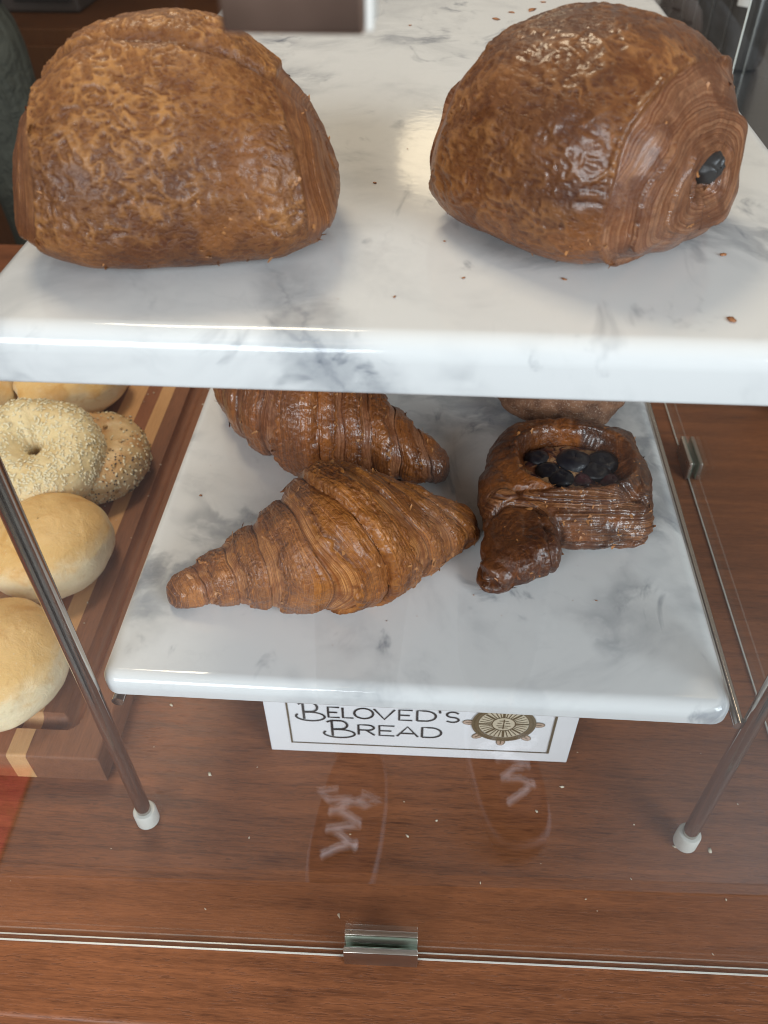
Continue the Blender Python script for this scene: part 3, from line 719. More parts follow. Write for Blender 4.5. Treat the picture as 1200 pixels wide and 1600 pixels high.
finish(ev, V, dict(lam=lam, lp=lp, dark=dark, pale=pale_d, worm=wfd), 'pastry', M['danish'], dan)
# custard
qc = NT('baked_custard'); nn_ = qc.noise(120, 4, 0.6, 0.6)
sp_ = qc.ss(nn_, 0.40, 0.62)
M['custard'] = qc.set(Base_Color=qc.mix(qc.ss(qc.noise(95, 3, 0.6, 0.8), 0.50, 0.58), qc.mix(sp_, (0.20, 0.062, 0.020), (0.55, 0.33, 0.16)), (0.045, 0.012, 0.016)), Roughness=0.5, Normal=qc.bump(nn_, 0.0012))
nu, nv = 40, 60
uu = np.linspace(0, 1, nu)[:, None]; tt = (np.arange(nv) / nv * 2 * math.pi)[None, :]
px_ = 0.0290 * uu * np.cos(tt) + 0.003; py_ = 0.0250 * uu * np.sin(tt) + 0.0085
py_ = np.where(py_ > 0, py_ * 0.88, py_); pz = 0.0262 - 0.0028 * uu ** 4 + 0.0014 * pn(stk([px_ * 110, py_ * 110, 0 * px_ + 2.2], -1))
link('custard', mesh_np('custard', stk([px_, py_, pz], -1), grid_faces(nu, nv, True)), M['custard'], dan)
M['berry'] = plain('baked_blueberry', (0.007, 0.006, 0.010), 0.36)
M['berry_red'] = plain('burst_berry', (0.060, 0.010, 0.016), 0.35)
for i, (bx_, by_, r, m) in enumerate([(-0.0175, 0.0150, 0.0058, 'berry'), (0.0012, 0.0125, 0.0085, 'berry'), (0.0168, 0.0125, 0.0078, 'berry'), (0.0125, 0.0040, 0.0070, 'berry'),
                                      (-0.0125, 0.0035, 0.0062, 'berry'), (-0.0065, -0.0020, 0.0062, 'berry'), (0.0190, -0.0030, 0.0050, 'berry_red'), (0.0050, -0.0030, 0.0045, 'berry_red')]):
    nu2, nv2 = 22, 30
    a_ = np.linspace(0.02, math.pi - 0.02, nu2)[:, None]; t_ = (np.arange(nv2) / nv2 * 2 * math.pi)[None, :]
    S3 = stk([np.sin(a_) * np.cos(t_), np.sin(a_) * np.sin(t_), np.cos(a_) + 0 * t_], -1)
    rad = 1 + 0.10 * pn(S3 * 1.8 + i * 5) + 0.05 * pn(S3 * 5 + i)
    dim = 1 - 0.22 * np.exp(-(a_ / 0.35) ** 2) + 0 * t_
    S3 = S3 * (rad * dim)[..., None] * np.array([r * 1.35, r * 1.30, r * 0.80])
    link('blueberry', mesh_np('blueberry', S3, grid_faces(nu2, nv2, True)), M[m], dan, (bx_ * 1.15 + 0.003, by_ * 1.05 - 0.001, 0.0240))

# ------------------------------------------------------------------ sugar bun behind the danish
qs = NT('cinnamon_sugar'); sg = qs.noise(900, 2, 0.6); s2 = qs.noise(110, 4, 0.6)
cs_ = qs.mix(qs.ss(s2, 0.38, 0.62), (0.115, 0.045, 0.020), (0.22, 0.100, 0.050))
cs_ = qs.mix(qs.ss(sg, 0.56, 0.68, 0.0, 0.55), cs_, (0.46, 0.33, 0.24))
M['sugar'] = qs.set(Base_Color=cs_, Roughness=0.75, Normal=qs.bump(qs.math('ADD', sg, s2), 0.0007))
def blob(name, rx, ry_, rzv, mat, seed, lump=0.05, flat=0.35, nu=70, nv=110, freq=1.6, parent=None, loc=None):
    a_ = np.linspace(0.01, math.pi - 0.01, nu)[:, None]; t_ = (np.arange(nv) / nv * 2 * math.pi)[None, :]
    S3 = stk([np.sin(a_) * np.cos(t_), np.sin(a_) * np.sin(t_), np.cos(a_) + 0 * t_], -1)
    S3 = np.sign(S3) * np.abs(S3) ** np.array([1, 1, 0.85])
    rad = 1 + lump * fbm(S3 * freq + seed, 3)
    P = S3 * rad[..., None] * np.array([rx, ry_, rzv])
    zb = -rzv * (1 - flat); k = rzv * 0.08
    P[..., 2] = zb + k * np.logaddexp(0, (P[..., 2] - zb) / k); P[..., 2] -= P[..., 2].min()
    o = link(name, mesh_np(name, P, grid_faces(nu, nv, True)), mat, parent, loc)
    return o, P
o, _ = blob('sugar_bun', 0.0475, 0.045, 0.036, M['sugar'], 3.3, 0.10, 0.25, loc=(0.0935, 0.486, ZL))
tag(o, 'brown cinnamon sugar coated bun behind the danish, under the upper shelf', 'bun')

# ------------------------------------------------------------------ cutting board
BZ = 0.0270
BR = (-0.2015, 0.2535)                     # front right corner on the counter
bx0 = -0.58; by1 = 0.80
board = tag(empty('cutting_board', (BR[0], BR[1], 0), R_(0.6)), 'striped walnut and maple cutting board with juice groove, left of the marble shelves', 'cutting board')
strips = [(0, -0.0475, 'walnut'), (-0.0475, -0.0605, 'maple'), (-0.0605, -0.0745, 'walnut_red'), (-0.0745, -0.0942, 'maple'), (-0.0942, -0.108, 'walnut'),
          (-0.108, -0.140, 'cherry'), (-0.140, -0.156, 'walnut_red'), (-0.156, -0.185, 'maple'), (-0.185, -0.215, 'walnut'), (-0.215, -0.27, 'cherry'), (-0.27, -0.38, 'walnut')]
GL, GW = 0.0265, 0.0062                     # groove centre line inset, half width
def groove(x, y):
    # signed inset from the board outline with rounded inner corners
    dx = np.minimum(-x, x + 0.38); dy = np.minimum(y, 0.5465 - y)
    rc_ = 0.030
    ix = rc_ - dx; iy = rc_ - dy
    ins = np.where((ix > 0) & (iy > 0), rc_ - np.hypot(np.maximum(ix, 0), np.maximum(iy, 0)), np.minimum(dx, dy))
    d = np.clip(1 - ((ins - GL) / GW) ** 2, 0, 1)
    return 0.0062 * np.sqrt(d)
for (xa, xb, mt) in strips:
    nx = max(6, int(abs(xb - xa) / 0.0011)); ny = 300
    xs = np.linspace(xb + 0.00006, xa - 0.00006, nx); 
    ys = np.concatenate([np.linspace(0, 0.06, 90), np.linspace(0.06, 0.5465, ny - 89)[1:]]); ny = len(ys)
    Xg, Yg = np.meshgrid(xs, ys, indexing='ij')
    Zg = BZ - groove(Xg, Yg)
    rd = 0.0022                              # eased outer edges
    e = np.minimum(np.minimum(Yg, 0.5465 - Yg), np.minimum(-Xg, 1.0))
    ez = np.clip(rd - e, 0, rd); Zg = Zg - (rd - np.sqrt(np.maximum(rd * rd - ez * ez, 0)))
    top = stk([Xg, Yg, Zg], -1).reshape(-1, 3)
    F = [tuple(f) for f in grid_faces(nx, ny, False)]
    # skirt
    loop = [i * ny for i in range(nx)] + [(nx - 1) * ny + j for j in range(1, ny)] + [i * ny + ny - 1 for i in range(nx - 2, -1, -1)] + [j for j in range(ny - 2, 0, -1)]
    nb = len(top); bot = top[loop].copy(); bot[:, 2] = 0.0006
    m_ = len(loop)
    for k in range(m_): F.append((loop[k], loop[(k + 1) % m_], nb + (k + 1) % m_, nb + k))
    F.append(tuple(nb + k for k in range(m_))[::-1])
    F = [f[::-1] for f in F]
    me = mesh_np('plank', np.concatenate([top, bot]), F)
    try: me.set_sharp_from_angle(angle=R_(50))
    except Exception: pass
    bmx = bmesh.new(); bmx.from_mesh(me); bmesh.ops.recalc_face_normals(bmx, faces=bmx.faces); bmx.to_mesh(me); bmx.free()
    link('plank', me, M[mt], board)

# ------------------------------------------------------------------ buns and bagels on the board
def bun_mat(name, top, side, blot):
    q = NT(name); sp = q.n('SeparateXYZ', {0: q.n('TexCoord').outputs['Normal']})
    nb_ = q.noise(38, 4, 0.6, 0.5); n2_ = q.noise(160, 3, 0.6); n3 = q.noise(75, 4, 0.65, 0.8); n4 = q.noise(520, 2, 0.5)
    f = q.ss(q.math('MULTIPLY_ADD', nb_, 0.7, q.math('MULTIPLY_ADD', n3, 0.35, sp.outputs[2])), 0.62, 1.30)
    c = q.mix(f, side, top)
    c = q.mix(q.math('MULTIPLY', q.ss(nb_, 0.48, 0.70), f), c, blot)
    c = q.mix(q.ss(n3, 0.56, 0.72, 0, 0.45), c, tuple(x * 0.82 for x in blot))
    c = q.mix(q.ss(n2_, 0.60, 0.75, 0, 0.30), c, tuple(x * 0.70 for x in top))
    c = q.mix(q.ss(n4, 0.62, 0.74, 0, 0.35), c, (0.80, 0.70, 0.50))
    return q.set(Base_Color=c, Roughness=q.math('MULTIPLY_ADD', n3, 0.3, 0.32), Subsurface_Weight=0.08, Subsurface_Radius=(0.004, 0.002, 0.001), Subsurface_Scale=1.0,
                 Normal=q.bump(q.math('MULTIPLY_ADD', n2_, 0.35, q.math('MULTIPLY_ADD', n4, 0.12, q.math('ADD', nb_, n3))), 0.0013, 0.7))
M['bun'] = bun_mat('pale_bun_crust', (0.74, 0.47, 0.18), (0.85, 0.71, 0.46), (0.64, 0.35, 0.10))
M['bagel'] = bun_mat('sesame_bagel_dough', (0.76, 0.60, 0.33), (0.78, 0.63, 0.38), (0.68, 0.49, 0.23))
M['bagel2'] = bun_mat('everything_bagel_dough', (0.66, 0.45, 0.22), (0.66, 0.48, 0.26), (0.56, 0.30, 0.11))
o, _ = blob('bread_bun', 0.0490, 0.0500, 0.0300, M['bun'], 1.0, 0.03, 0.25, loc=(-0.2845, 0.3070, BZ)); tag(o, 'smooth golden bun nearest the board corner, cut by left picture edge', 'bun', 'plain buns on the board')
o, _ = blob('bread_bun', 0.0480, 0.0490, 0.0300, M['bun'], 5.0, 0.03, 0.25, loc=(-0.2865, 0.4170, BZ)); tag(o, 'smooth golden bun directly in front of the sesame bagel', 'bun', 'plain buns on the board')
o, _ = blob('bread_bun', 0.0520, 0.0500, 0.0310, M['bun'], 9.0, 0.06, 0.25, loc=(-0.3450, 0.6350, BZ)); tag(o, 'pale bun behind the sesame bagel, under the upper shelf edge', 'bun', 'plain buns on the board')
o, _ = blob('bread_bun', 0.0450, 0.0450, 0.0290, M['bun'], 14.0, 0.06, 0.25, loc=(-0.4350, 0.6000, BZ)); tag(o, 'pale bun at left picture edge behind the sesame bagel', 'bun', 'plain buns on the board')
def bagel(name, R0, r0, zf, loc, rot, mat, seed, label):
    nu, nv = 150, 90
    a_ = (np.arange(nu) / nu * 2 * math.pi)[:, None]; t_ = (np.arange(nv) / nv * 2 * math.pi)[None, :]
    c3 = stk([np.cos(a_) + 0 * t_, np.sin(a_) + 0 * t_, 0 * a_ + 0 * t_], -1)
    rad = r0 * (1 + 0.09 * fbm(c3 * 1.3 + seed, 2)) 
    Rr = R0 + rad * np.cos(t_)
    P = stk([Rr * np.cos(a_), Rr * np.sin(a_), rad * zf * np.sin(t_)], -1)
    Nn = grid_normals(np.concatenate([P, P[:1]], 0))[:-1]
    ctr = stk([R0 * np.cos(a_) + 0 * t_, R0 * np.sin(a_) + 0 * t_, 0 * Rr], -1)
    Nn *= np.sign((Nn * (P - ctr)).sum())
    P = P + Nn * (0.0008 * fbm(P * 90 + seed, 2))[..., None]
    F = grid_faces(nu, nv, True)
    j = np.arange(nv); F = np.concatenate([F, stk([(nu - 1) * nv + j, (nu - 1) * nv + (j + 1) % nv, (j + 1) % nv, j], -1)])
    root = empty(name, loc); root.rotation_euler = rot
    link('dough', mesh_np('dough', P, F), mat, root)
    return tag(root, label, 'bagel', 'bagels on the board'), P, Nn
def seeds(parent, name, P, Nn, n, L, Wd, mat, seed, sel):
    rs = np.random.RandomState(seed)
    Pf = P.reshape(-1, 3); Nf = Nn.reshape(-1, 3)
    wgt = sel(Pf, Nf); ar = np.hypot(Pf[:, 0], Pf[:, 1]); pr = np.maximum(wgt * ar, 0); pr /= pr.sum()
    ids = rs.choice(len(Pf), n, p=pr)
    V = []; F = []
    prof = [(0.0, 0.10), (0.22, 0.75), (0.5, 1.0), (0.8, 0.55), (1.0, 0.08)]; m = 6
    for i in ids:
        p = Pf[i] + rs.normal(size=3) * 0.0004; nrm = Nf[i]
        t = np.cross(nrm, rs.normal(size=3)); t /= np.linalg.norm(t); t = t + nrm * rs.normal() * 0.18; t /= np.linalg.norm(t)
        bt = np.cross(nrm, t); s = rs.uniform(0.8, 1.15); base = len(V)
        for (f, w) in prof:
            for k in range(m):
                a = 2 * math.pi * k / m
                V.append(p + t * (f - 0.5) * L * s + bt * math.cos(a) * w * Wd * s + nrm * (math.sin(a) * w * Wd * 0.6 * s + Wd * 0.35))
        for q_ in range(len(prof) - 1):
            for k in range(m): F.append((base + q_ * m + k, base + q_ * m + (k + 1) % m, base + (q_ + 1) * m + (k + 1) % m, base + (q_ + 1) * m + k))
    o = link(name, mesh_np(name, np.array(V), np.array(F)), mat, parent)
    o['kind'] = 'stuff'
    return o
M['sesame'] = plain('sesame_seed', (0.80, 0.70, 0.47), 0.45)
M['poppy'] = plain('poppy_seed', (0.035, 0.035, 0.04), 0.5)
M['onion'] = plain('onion_flake', (0.50, 0.30, 0.11), 0.5)
bg1, P1, N1 = bagel('sesame_bagel', 0.0310, 0.0255, 0.92, (-0.3230, 0.5000, 0.0690), (R_(10), R_(10), 0), M['bagel'], 2.0, 'pale bagel coated in sesame seeds, lying on top of the other bagels')
seeds(bg1, 'sesame_seeds', P1, N1, 2300, 0.0034, 0.0010, M['sesame'], 5, lambda p, n: (0.55 + 0.6 * fbm(p * 40, 2)).clip(0.06, 1) * (n[:, 2] > -0.75))
bg2, P2, N2 = bagel('everything_bagel', 0.0330, 0.0215, 0.92, (-0.2950, 0.5260, BZ + 0.0185), (0, 0, 0), M['bagel2'], 7.0, 'seeded bagel with poppy and onion bits underneath the sesame bagel')
seeds(bg2, 'sesame_seeds', P2, N2, 620, 0.0032, 0.0010, M['sesame'], 8, lambda p, n: (0.25 + (np.hypot(p[:, 0], p[:, 1]) > 0.044) * 0.9 + (p[:, 1] < -0.02) * .5) * (n[:, 2] > -0.7))
seeds(bg2, 'poppy_seeds', P2, N2, 520, 0.0016, 0.0008, M['poppy'], 9, lambda p, n: (0.15 + (p[:, 1] < -0.012) * 1.2 + (np.hypot(p[:, 0], p[:, 1]) > 0.050) * 0.4) * (n[:, 2] > -0.7))
seeds(bg2, 'onion_flakes', P2, N2, 90, 0.0042, 0.0016, M['onion'], 10, lambda p, n: 1.0 * (n[:, 2] > -0.3))

# ------------------------------------------------------------------ counter sign
M['card'] = plain('white_card', (0.82, 0.82, 0.83), 0.35)
M['ink'] = plain('dark_ink', (0.045, 0.040, 0.038), 0.5)
M['rule'] = plain('bronze_rule', (0.13, 0.095, 0.05), 0.45)
M['wheel'] = plain('bronze_print', (0.17, 0.125, 0.07), 0.5)
M['wheel_l'] = plain('cream_print', (0.60, 0.52, 0.38), 0.5)
M['wheel_p'] = plain('rose_print', (0.50, 0.36, 0.27), 0.5)
SG = empty('counter_sign', (-0.0966, 0.2824, 0), 0.0115)
tag(SG, 'white card sign with bakery lettering and ship wheel emblem, standing under the lower shelf', 'sign')
SH = 0.098
bb = MB(); bb.box(0, 0.199, 0.0, 0.0022, 0.0006, SH, 0.0004); bb.build('card', M['card'], SG)
bb = MB(); bb.box(0.045, 0.155, 0.0024, 0.0044, 0.0006, 0.06); bb.box(0.045, 0.155, 0.0044, 0.030, 0.0006, 0.0026); bb.build('easel_foot', M['glass'], SG)
def ribbon(mb, pts, w, y=-0.0004, closed=False):
    pts = [Vector((p[0], p[1])) for p in pts]; n = len(pts); V = []
    for i, p in enumerate(pts):
        a = pts[(i - 1) % n] if (closed or i > 0) else p; c = pts[(i + 1) % n] if (closed or i < n - 1) else p
        t = (c - a); t = t.normalized() if t.length > 0 else Vector((1, 0)); nn = Vector((-t.y, t.x)) * w / 2
        V += [(p.x + nn.x, y, p.y + nn.y), (p.x - nn.x, y, p.y - nn.y)]
    F = [(2 * i, 2 * i + 1, 2 * ((i + 1) % n) + 1, 2 * ((i + 1) % n)) for i in range(n if closed else n - 1)]
    mb.add(V, F)
def arc(cx, cy, rx, ry_, a0, a1, n=20):
    return [(cx + rx * math.cos(R_(a0 + (a1 - a0) * k / n)), cy + ry_ * math.sin(R_(a0 + (a1 - a0) * k / n))) for k in range(n + 1)]
# border rule
FX0, FX1, FZ0, FZ1 = 0.0150, 0.1848, 0.0122, SH - 0.0122
for k, (p0, p1) in enumerate((((FX0, FZ0), (FX1, FZ0)), ((FX0, FZ1), (FX1, FZ1)), ((FX0, FZ0 - .0005), (FX0, FZ1 + .0005)), ((FX1, FZ0 - .0005), (FX1, FZ1 + .0005)))):
    bb = MB(); ribbon(bb, [p0, p1], 0.0011 if k != 3 else 0.0016, -0.0004 - 0.0001 * (k > 1)); bb.build('border_rule', M['rule'], SG)
GLY = {  # strokes in a unit box
    'E': [[(1, 0), (0, 0), (0, 1), (1, 1)], [(0, .5), (.8, .5)]],
    'L': [[(0, 1), (0, 0), (1, 0)]],
    'O': [arc(.5, .5, .5, .5, 0, 360, 36)],
    'V': [[(0, 1), (.5, 0), (1, 1)]],
    'D': [[(0, 0), (0, 1), (.35, 1)] + arc(.42, .5, .58, .5, 90, -90)[1:] + [(0, 0)]],
    'S': [arc(.5, .74, .46, .26, 20, 270, 18) + arc(.5, .24, .5, .24, 90, -150, 18)],
    'R': [[(0, 0), (0, 1), (.5, 1)] + arc(.55, .74, .42, .26, 90, -90, 14) + [(0.05, .48)], [(.5, .48), (1, 0)]],
    'A': [[(0, 0), (.5, 1), (1, 0)], [(.2, .32), (.8, .32)]],
    "'": [[(0, 1), (0.2, .72)]],
    # swash capital: round loop at lower left, stem, two bowls
    'B': [arc(.5, .24, .5, .24, 150, 470, 34), [(.28, .10), (.28, .98)], [(.12, .90), (.28, 1.0), (.55, 1.0)] + arc(.55, .76, .22, .24, 90, -90, 14)[1:] + [(.30, .50)]],
}
def write(letters, stroke):
    for ch, xa, xb, z0, z1 in letters:
        bb = MB()
        for k, st_ in enumerate(GLY[ch]):
            P_ = [(xa + (xb - xa) * p[0], z0 + (z1 - z0) * p[1]) for p in st_]
            ribbon(bb, P_, stroke, -0.0004 - 0.00008 * k)
        bb.build('letter', M['ink'], SG)
X0 = 0.0966
L1 = [('B', -0.0765, -0.0580, 0.0395, 0.0605), ('E', -0.0555, -0.0483, .0446, .0562), ('L', -0.0462, -0.0395, .0446, .0562), ('O', -0.0388, -0.0268, .0446, .0562), ('V', -0.0262, -0.0130, .0446, .0562),
      ('E', -0.0102, -0.0018, .0446, .0562), ('D', 0.0012, 0.0130, .0446, .0562), ("'", 0.0152, 0.0172, .0446, .0580), ('S', 0.0196, 0.0276, .0446, .0562)]
L2 = [('B', -0.0595, -0.0392, 0.0205, 0.0410), ('R', -0.0366, -0.0262, .0252, .0370), ('E', -0.0230, -0.0132, .0252, .0370), ('A', -0.0115, 0.0022, .0252, .0370), ('D', 0.0048, 0.0172, .0252, .0370)]
write([(c, a + X0, b_ + X0, z0, z1) for c, a, b_, z0, z1 in L1 + L2], 0.0015)
# ship wheel emblem
WC = (0.0562 + X0, 0.0455)
def disc(mb, cx, cz, rx, rz_, y, n=40, rot=0):
    V = [(cx, y, cz)]
    for k in range(n):
        a = 2 * math.pi * k / n; ux, uz = rx * math.cos(a), rz_ * math.sin(a)
        V.append((cx + ux * math.cos(rot) - uz * math.sin(rot), y, cz + ux * math.sin(rot) + uz * math.cos(rot)))
    mb.add(V, [(0, 1 + k, 1 + (k + 1) % n) for k in range(n)])
for k in range(8):
    a = R_(-90 + 45 * k); ca, sa = math.cos(a), math.sin(a)
    bb = MB(); disc(bb, WC[0] + ca * 0.0220, WC[1] + sa * 0.0220, 0.0042, 0.0030, -0.00036, 24, a); bb.build('wheel_handle', M['wheel'], SG)
    bb = MB(); disc(bb, WC[0] + ca * 0.0223, WC[1] + sa * 0.0223, 0.0034, 0.0023, -0.00048, 24, a); bb.build('wheel_handle', M['wheel_p'], SG)
    bb = MB(); ribbon(bb, [(WC[0] + ca * 0.0206, WC[1] + sa * 0.0206), (WC[0] + ca * 0.0240, WC[1] + sa * 0.0240)], 0.0008, -0.0006); bb.build('wheel_handle', M['wheel'], SG)
bb = MB(); ribbon(bb, arc(WC[0], WC[1], 0.0182, 0.0182, 0, 354, 59), 0.0044, -0.00070, True); bb.build('wheel_rim', M['wheel'], SG)
bb = MB(); ribbon(bb, arc(WC[0], WC[1], 0.0186, 0.0186, 0, 354, 59), 0.0006, -0.00082, True); bb.build('wheel_rim', M['rule'], SG)
bb = MB(); disc(bb, WC[0], WC[1], 0.0158, 0.0158, -0.00060, 48); bb.build('wheel_face', M['wheel_l'], SG)
bb = MB()
for k in range(32):
    a = 2 * math.pi * k / 32 + 0.05
    ribbon(bb, [(WC[0] + math.cos(a) * 0.0078, WC[1] + math.sin(a) * 0.0078), (WC[0] + math.cos(a) * (0.0152 if k % 4 else 0.0158), WC[1] + math.sin(a) * 0.0152)], 0.0007 if k % 4 else 0.0016, -0.00074)
ribbon(bb, arc(WC[0], WC[1], 0.0074, 0.0074, 0, 350, 35), 0.0007, -0.00078, True)
for a_, b_ in (((-.004, .001), (-.0012, .0012)), ((.004, .001), (.0012, .0012)), ((-.0045, -.002), (.0045, -.002)), ((0, -.0055), (0, .0055)), ((-.003, .0036), (.003, .0036)), ((-.003, -.0042), (.003, -.0042))):
    ribbon(bb, [(WC[0] + a_[0], WC[1] + a_[1]), (WC[0] + b_[0], WC[1] + b_[1])], 0.0007, -0.00084)
bb.build('wheel_rays', M['rule'], SG)

# ------------------------------------------------------------------ crumbs and flakes
M['flake'] = plain('pastry_flake', (0.34, 0.13, 0.045), 0.5)
M['crumb'] = plain('pale_crumb', (0.74, 0.66, 0.50), 0.6)
def crumbs(name, spots, mat, label, seed):
    rs = np.random.RandomState(seed); V = []; F = []
    for (x, y, z, s, fl) in spots:
        base = len(V); n = 6; rot = rs.uniform(0, 6.28); el = rs.uniform(1.0, 2.2); s = s * 0.75
        for zz, w in ((0.0, 0.7), (0.45, 1.0), (1.0, 0.45)):
            for k in range(n):
                a = 2 * math.pi * k / n; r = s * w * rs.uniform(0.45, 1.3)
                ux, uy = r * el * math.cos(a), r * math.sin(a)
                V.append((x + ux * math.cos(rot) - uy * math.sin(rot), y + ux * math.sin(rot) + uy * math.cos(rot), z + 0.0002 + zz * s * fl))
        for i in range(2):
            for k in range(n): F.append((base + i * n + k, base + i * n + (k + 1) % n, base + (i + 1) * n + (k + 1) % n, base + (i + 1) * n + k))
        F.append(tuple(base + 2 * n + k for k in range(n)))
    return tag(link(name, mesh_np(name, np.array(V), F), mat), label, 'crumbs', kind='stuff')
rs = np.random.RandomState(12)
sp = [(-0.174, .313, 0, .0013, 1), (-.135, .262, 0, .0014, .8), (.098, .267, 0, .0015, .8), (.016, .239, 0, .0009, .8), (-.002, .228, 0, .0010, .8), (.080, .249, 0, .0010, .8), (.141, .244, 0, .0008, .8),
      (.105, .196, 0, .0009, .8), (.043, .202, 0, .0007, .8), (.188, .201, 0, .0009, .8), (.164, .231, 0, .0013, .8), (.185, .230, 0, .0018, .4), (-.04, .178, 0, .0010, .6), (-.101, .221, 0, .0007, .8), (-.119, .177, 0, .0006, .8)]
sp += [(rs.uniform(-0.25, 0.22), rs.uniform(0.165, 0.32), 0, rs.uniform(0.00025, 0.0006), 0.8) for _ in range(14)]
crumbs('crumbs', sp, M['crumb'], 'pale sesame crumbs scattered over the wooden counter behind the glass', 1)
sp = [(-0.240 - 0.012, 0.70, BZ, .001, .8)]
sp = [(-0.2960 + rs.normal() * 0.012, 0.60 + rs.normal() * 0.03, BZ, rs.uniform(.0006, .0016), .8) for _ in range(26)]
sp += [(rs.uniform(-0.30, -0.215), rs.uniform(0.33, 0.66), BZ - 0.0, rs.uniform(.0004, .0010), .8) for _ in range(40)]
sp = [s for s in sp if groove(np.array(s[0] - BR[0]), np.array(s[1] - BR[1])) == 0]
crumbs('crumbs', sp, M['crumb'], 'pale seeds and crumbs scattered over the striped cutting board', 2)
sp = [(.108, .294, ZU, .0016, .5), (.100, .247, ZU, .0016, .4), (-.027, .355, ZU, .0012, .4), (.047, .272, ZU, .0010, .4), (.011, .271, ZU, .0007, .4), (-.013, .256, ZU, .0007, .4), (.062, .668, ZU, .0045, .15), (.048, .659, ZU, .0030, .2),
      (.036, .640, ZU, .0030, .2), (.033, .562, ZU, .0026, .2), (.072, .690, ZU, .003, .2), (.004, .300, ZU, .0008, .5), (-.022, .621, ZU, .0012, .4), (.118, .255, ZU, .0007, .4)]
sp += [(rs.uniform(-0.15, 0.15), rs.uniform(0.24, 0.6), ZU, rs.uniform(.0002, .0005), .5) for _ in range(10)]
crumbs('pastry_flakes', sp, M['flake'], 'thin brown pastry flakes lying on the upper marble shelf', 3)
sp = [(-.142, .373, ZL, .0011, .5), (.098, .300, ZL, .0006, .5), (.03, .300, ZL, .0005, .5)]
sp += [(rs.uniform(-0.15, 0.14), rs.uniform(0.26, 0.42), ZL, rs.uniform(.0002, .0005), .5) for _ in range(20)]
crumbs('pastry_flakes', sp, M['flake'], 'tiny brown flakes lying on the lower marble shelf', 4)

# ------------------------------------------------------------------ things behind the case
M['black'] = plain('black_panel', (0.018, 0.016, 0.016), 0.45)
M['darkbox'] = plain('dark_brown_panel', (0.060, 0.045, 0.038), 0.5)
cb = tag(empty('back_cabinet', (-1.3, 2.55, -0.9)), 'dark brown wooden cabinet in the shadow behind the left roll', 'cabinet')
bb = MB(); bb.box(-1.2, 0.75, 0.0, 0.5, 0.0, 0.80, 0.004); bb.build('carcass', M['cabinet'], cb)
for k in range(3):
    bb = MB(); bb.box(-1.17 + k * 0.64, -1.17 + k * 0.64 + 0.60, -0.018, -0.001, 0.05, 0.76, 0.004); d_ = bb.build('door', M['cabinet'], cb)
ap = tag(empty('appliance', (-1.3, 2.72, -0.0985)), 'dark boxy appliance on the back cabinet at upper left', 'appliance')
bb = MB(); bb.box(-0.9, 0.22, 0, 0.3, 0.0, 0.55, 0.01); bb.build('housing', M['darkbox'], ap)
bb = MB(); bb.box(0.03, 0.20, -0.012, -0.001, 0.03, 0.45, 0.003); bb.build('panel', M['black'], ap)
wl = MB(); wl.box(-3.5, 0.15, 3.25, 3.3, -0.9, 0.75)
tag(wl.build('back_wall', M['black']), kind='structure')

# dark jars in a row at upper right, on an added bar whose grey stands in for the side pane's reflection
M['bar'] = plain('back_bar_reflection_grey', (0.30, 0.31, 0.32), 0.22, 0.8)
bb = MB(); bb.box(0.34, 1.5, 1.22, 3.0, -0.9, -0.003, 0.004)
tag(bb.build('back_bar', M['bar']), 'grey back bar added behind the case at upper right for the side pane reflection', 'bar')
qj = NT('smoky_plastic'); nj = qj.noise(30, 4)
M['jar'] = qj.set(Base_Color=qj.mix(nj, (0.055, 0.050, 0.045), (0.10, 0.092, 0.085)), Roughness=0.12, Coat_Weight=0.6, Coat_Roughness=0.05)
M['label'] = plain('paper_label', (0.75, 0.74, 0.70), 0.5)
words = ['nearest', 'second', 'third', 'fourth', 'fifth', 'sixth']
for k in range(6):
    y = 1.90 + k * 0.125
    root = empty('canister', (0.615, y, -0.003))
    bb = MB(); bb.lathe([(0.030, 0.0), (0.040, 0.004), (0.045, 0.016), (0.045, 0.16), (0.0465, 0.165), (0.0465, 0.175), (0.045, 0.18), (0.045, 0.36), (0.040, 0.37)], (0, 0, 0), 32)
    bb.build('body', M['jar'], root, True)
    bb = MB(); bb.lathe([(0.047, 0.0), (0.047, 0.03), (0.043, 0.036)], (0, 0, 0.371), 32); bb.build('lid', M['black'], root, True)
    if k == 0:
        V = []; 
        for a in np.linspace(-150, -118, 8):
            for z in (0.115, 0.142): V.append((0.0475 * math.cos(R_(a)), 0.0475 * math.sin(R_(a)), z))
        me = mesh_np('label_sticker', np.array(V), [(2 * i, 2 * i + 2, 2 * i + 3, 2 * i + 1) for i in range(7)])
        link('label_sticker', me, M['label'], root)
    tag(root, 'tall dark smoky canister in the upper right row, %s from the camera%s' % (words[k], ', with white sticker' if k == 0 else ''), 'canister', 'dark canisters on the back bar')
M['sage'] = plain('sage_ceramic', (0.36, 0.37, 0.29), 0.3)
bb = MB(); bb.lathe([(0.030, 0.0), (0.045, 0.004), (0.056, 0.030), (0.058, 0.046), (0.055, 0.0465), (0.052, 0.032), (0.040, 0.008), (0.0, 0.007)], (0, 0, 0), 40)
tag(bb.build('bowl', M['sage'], smooth=True, loc=(0.392, 0.700, 0.0005)), 'small sage green bowl at right picture edge behind the side glass', 'bowl')

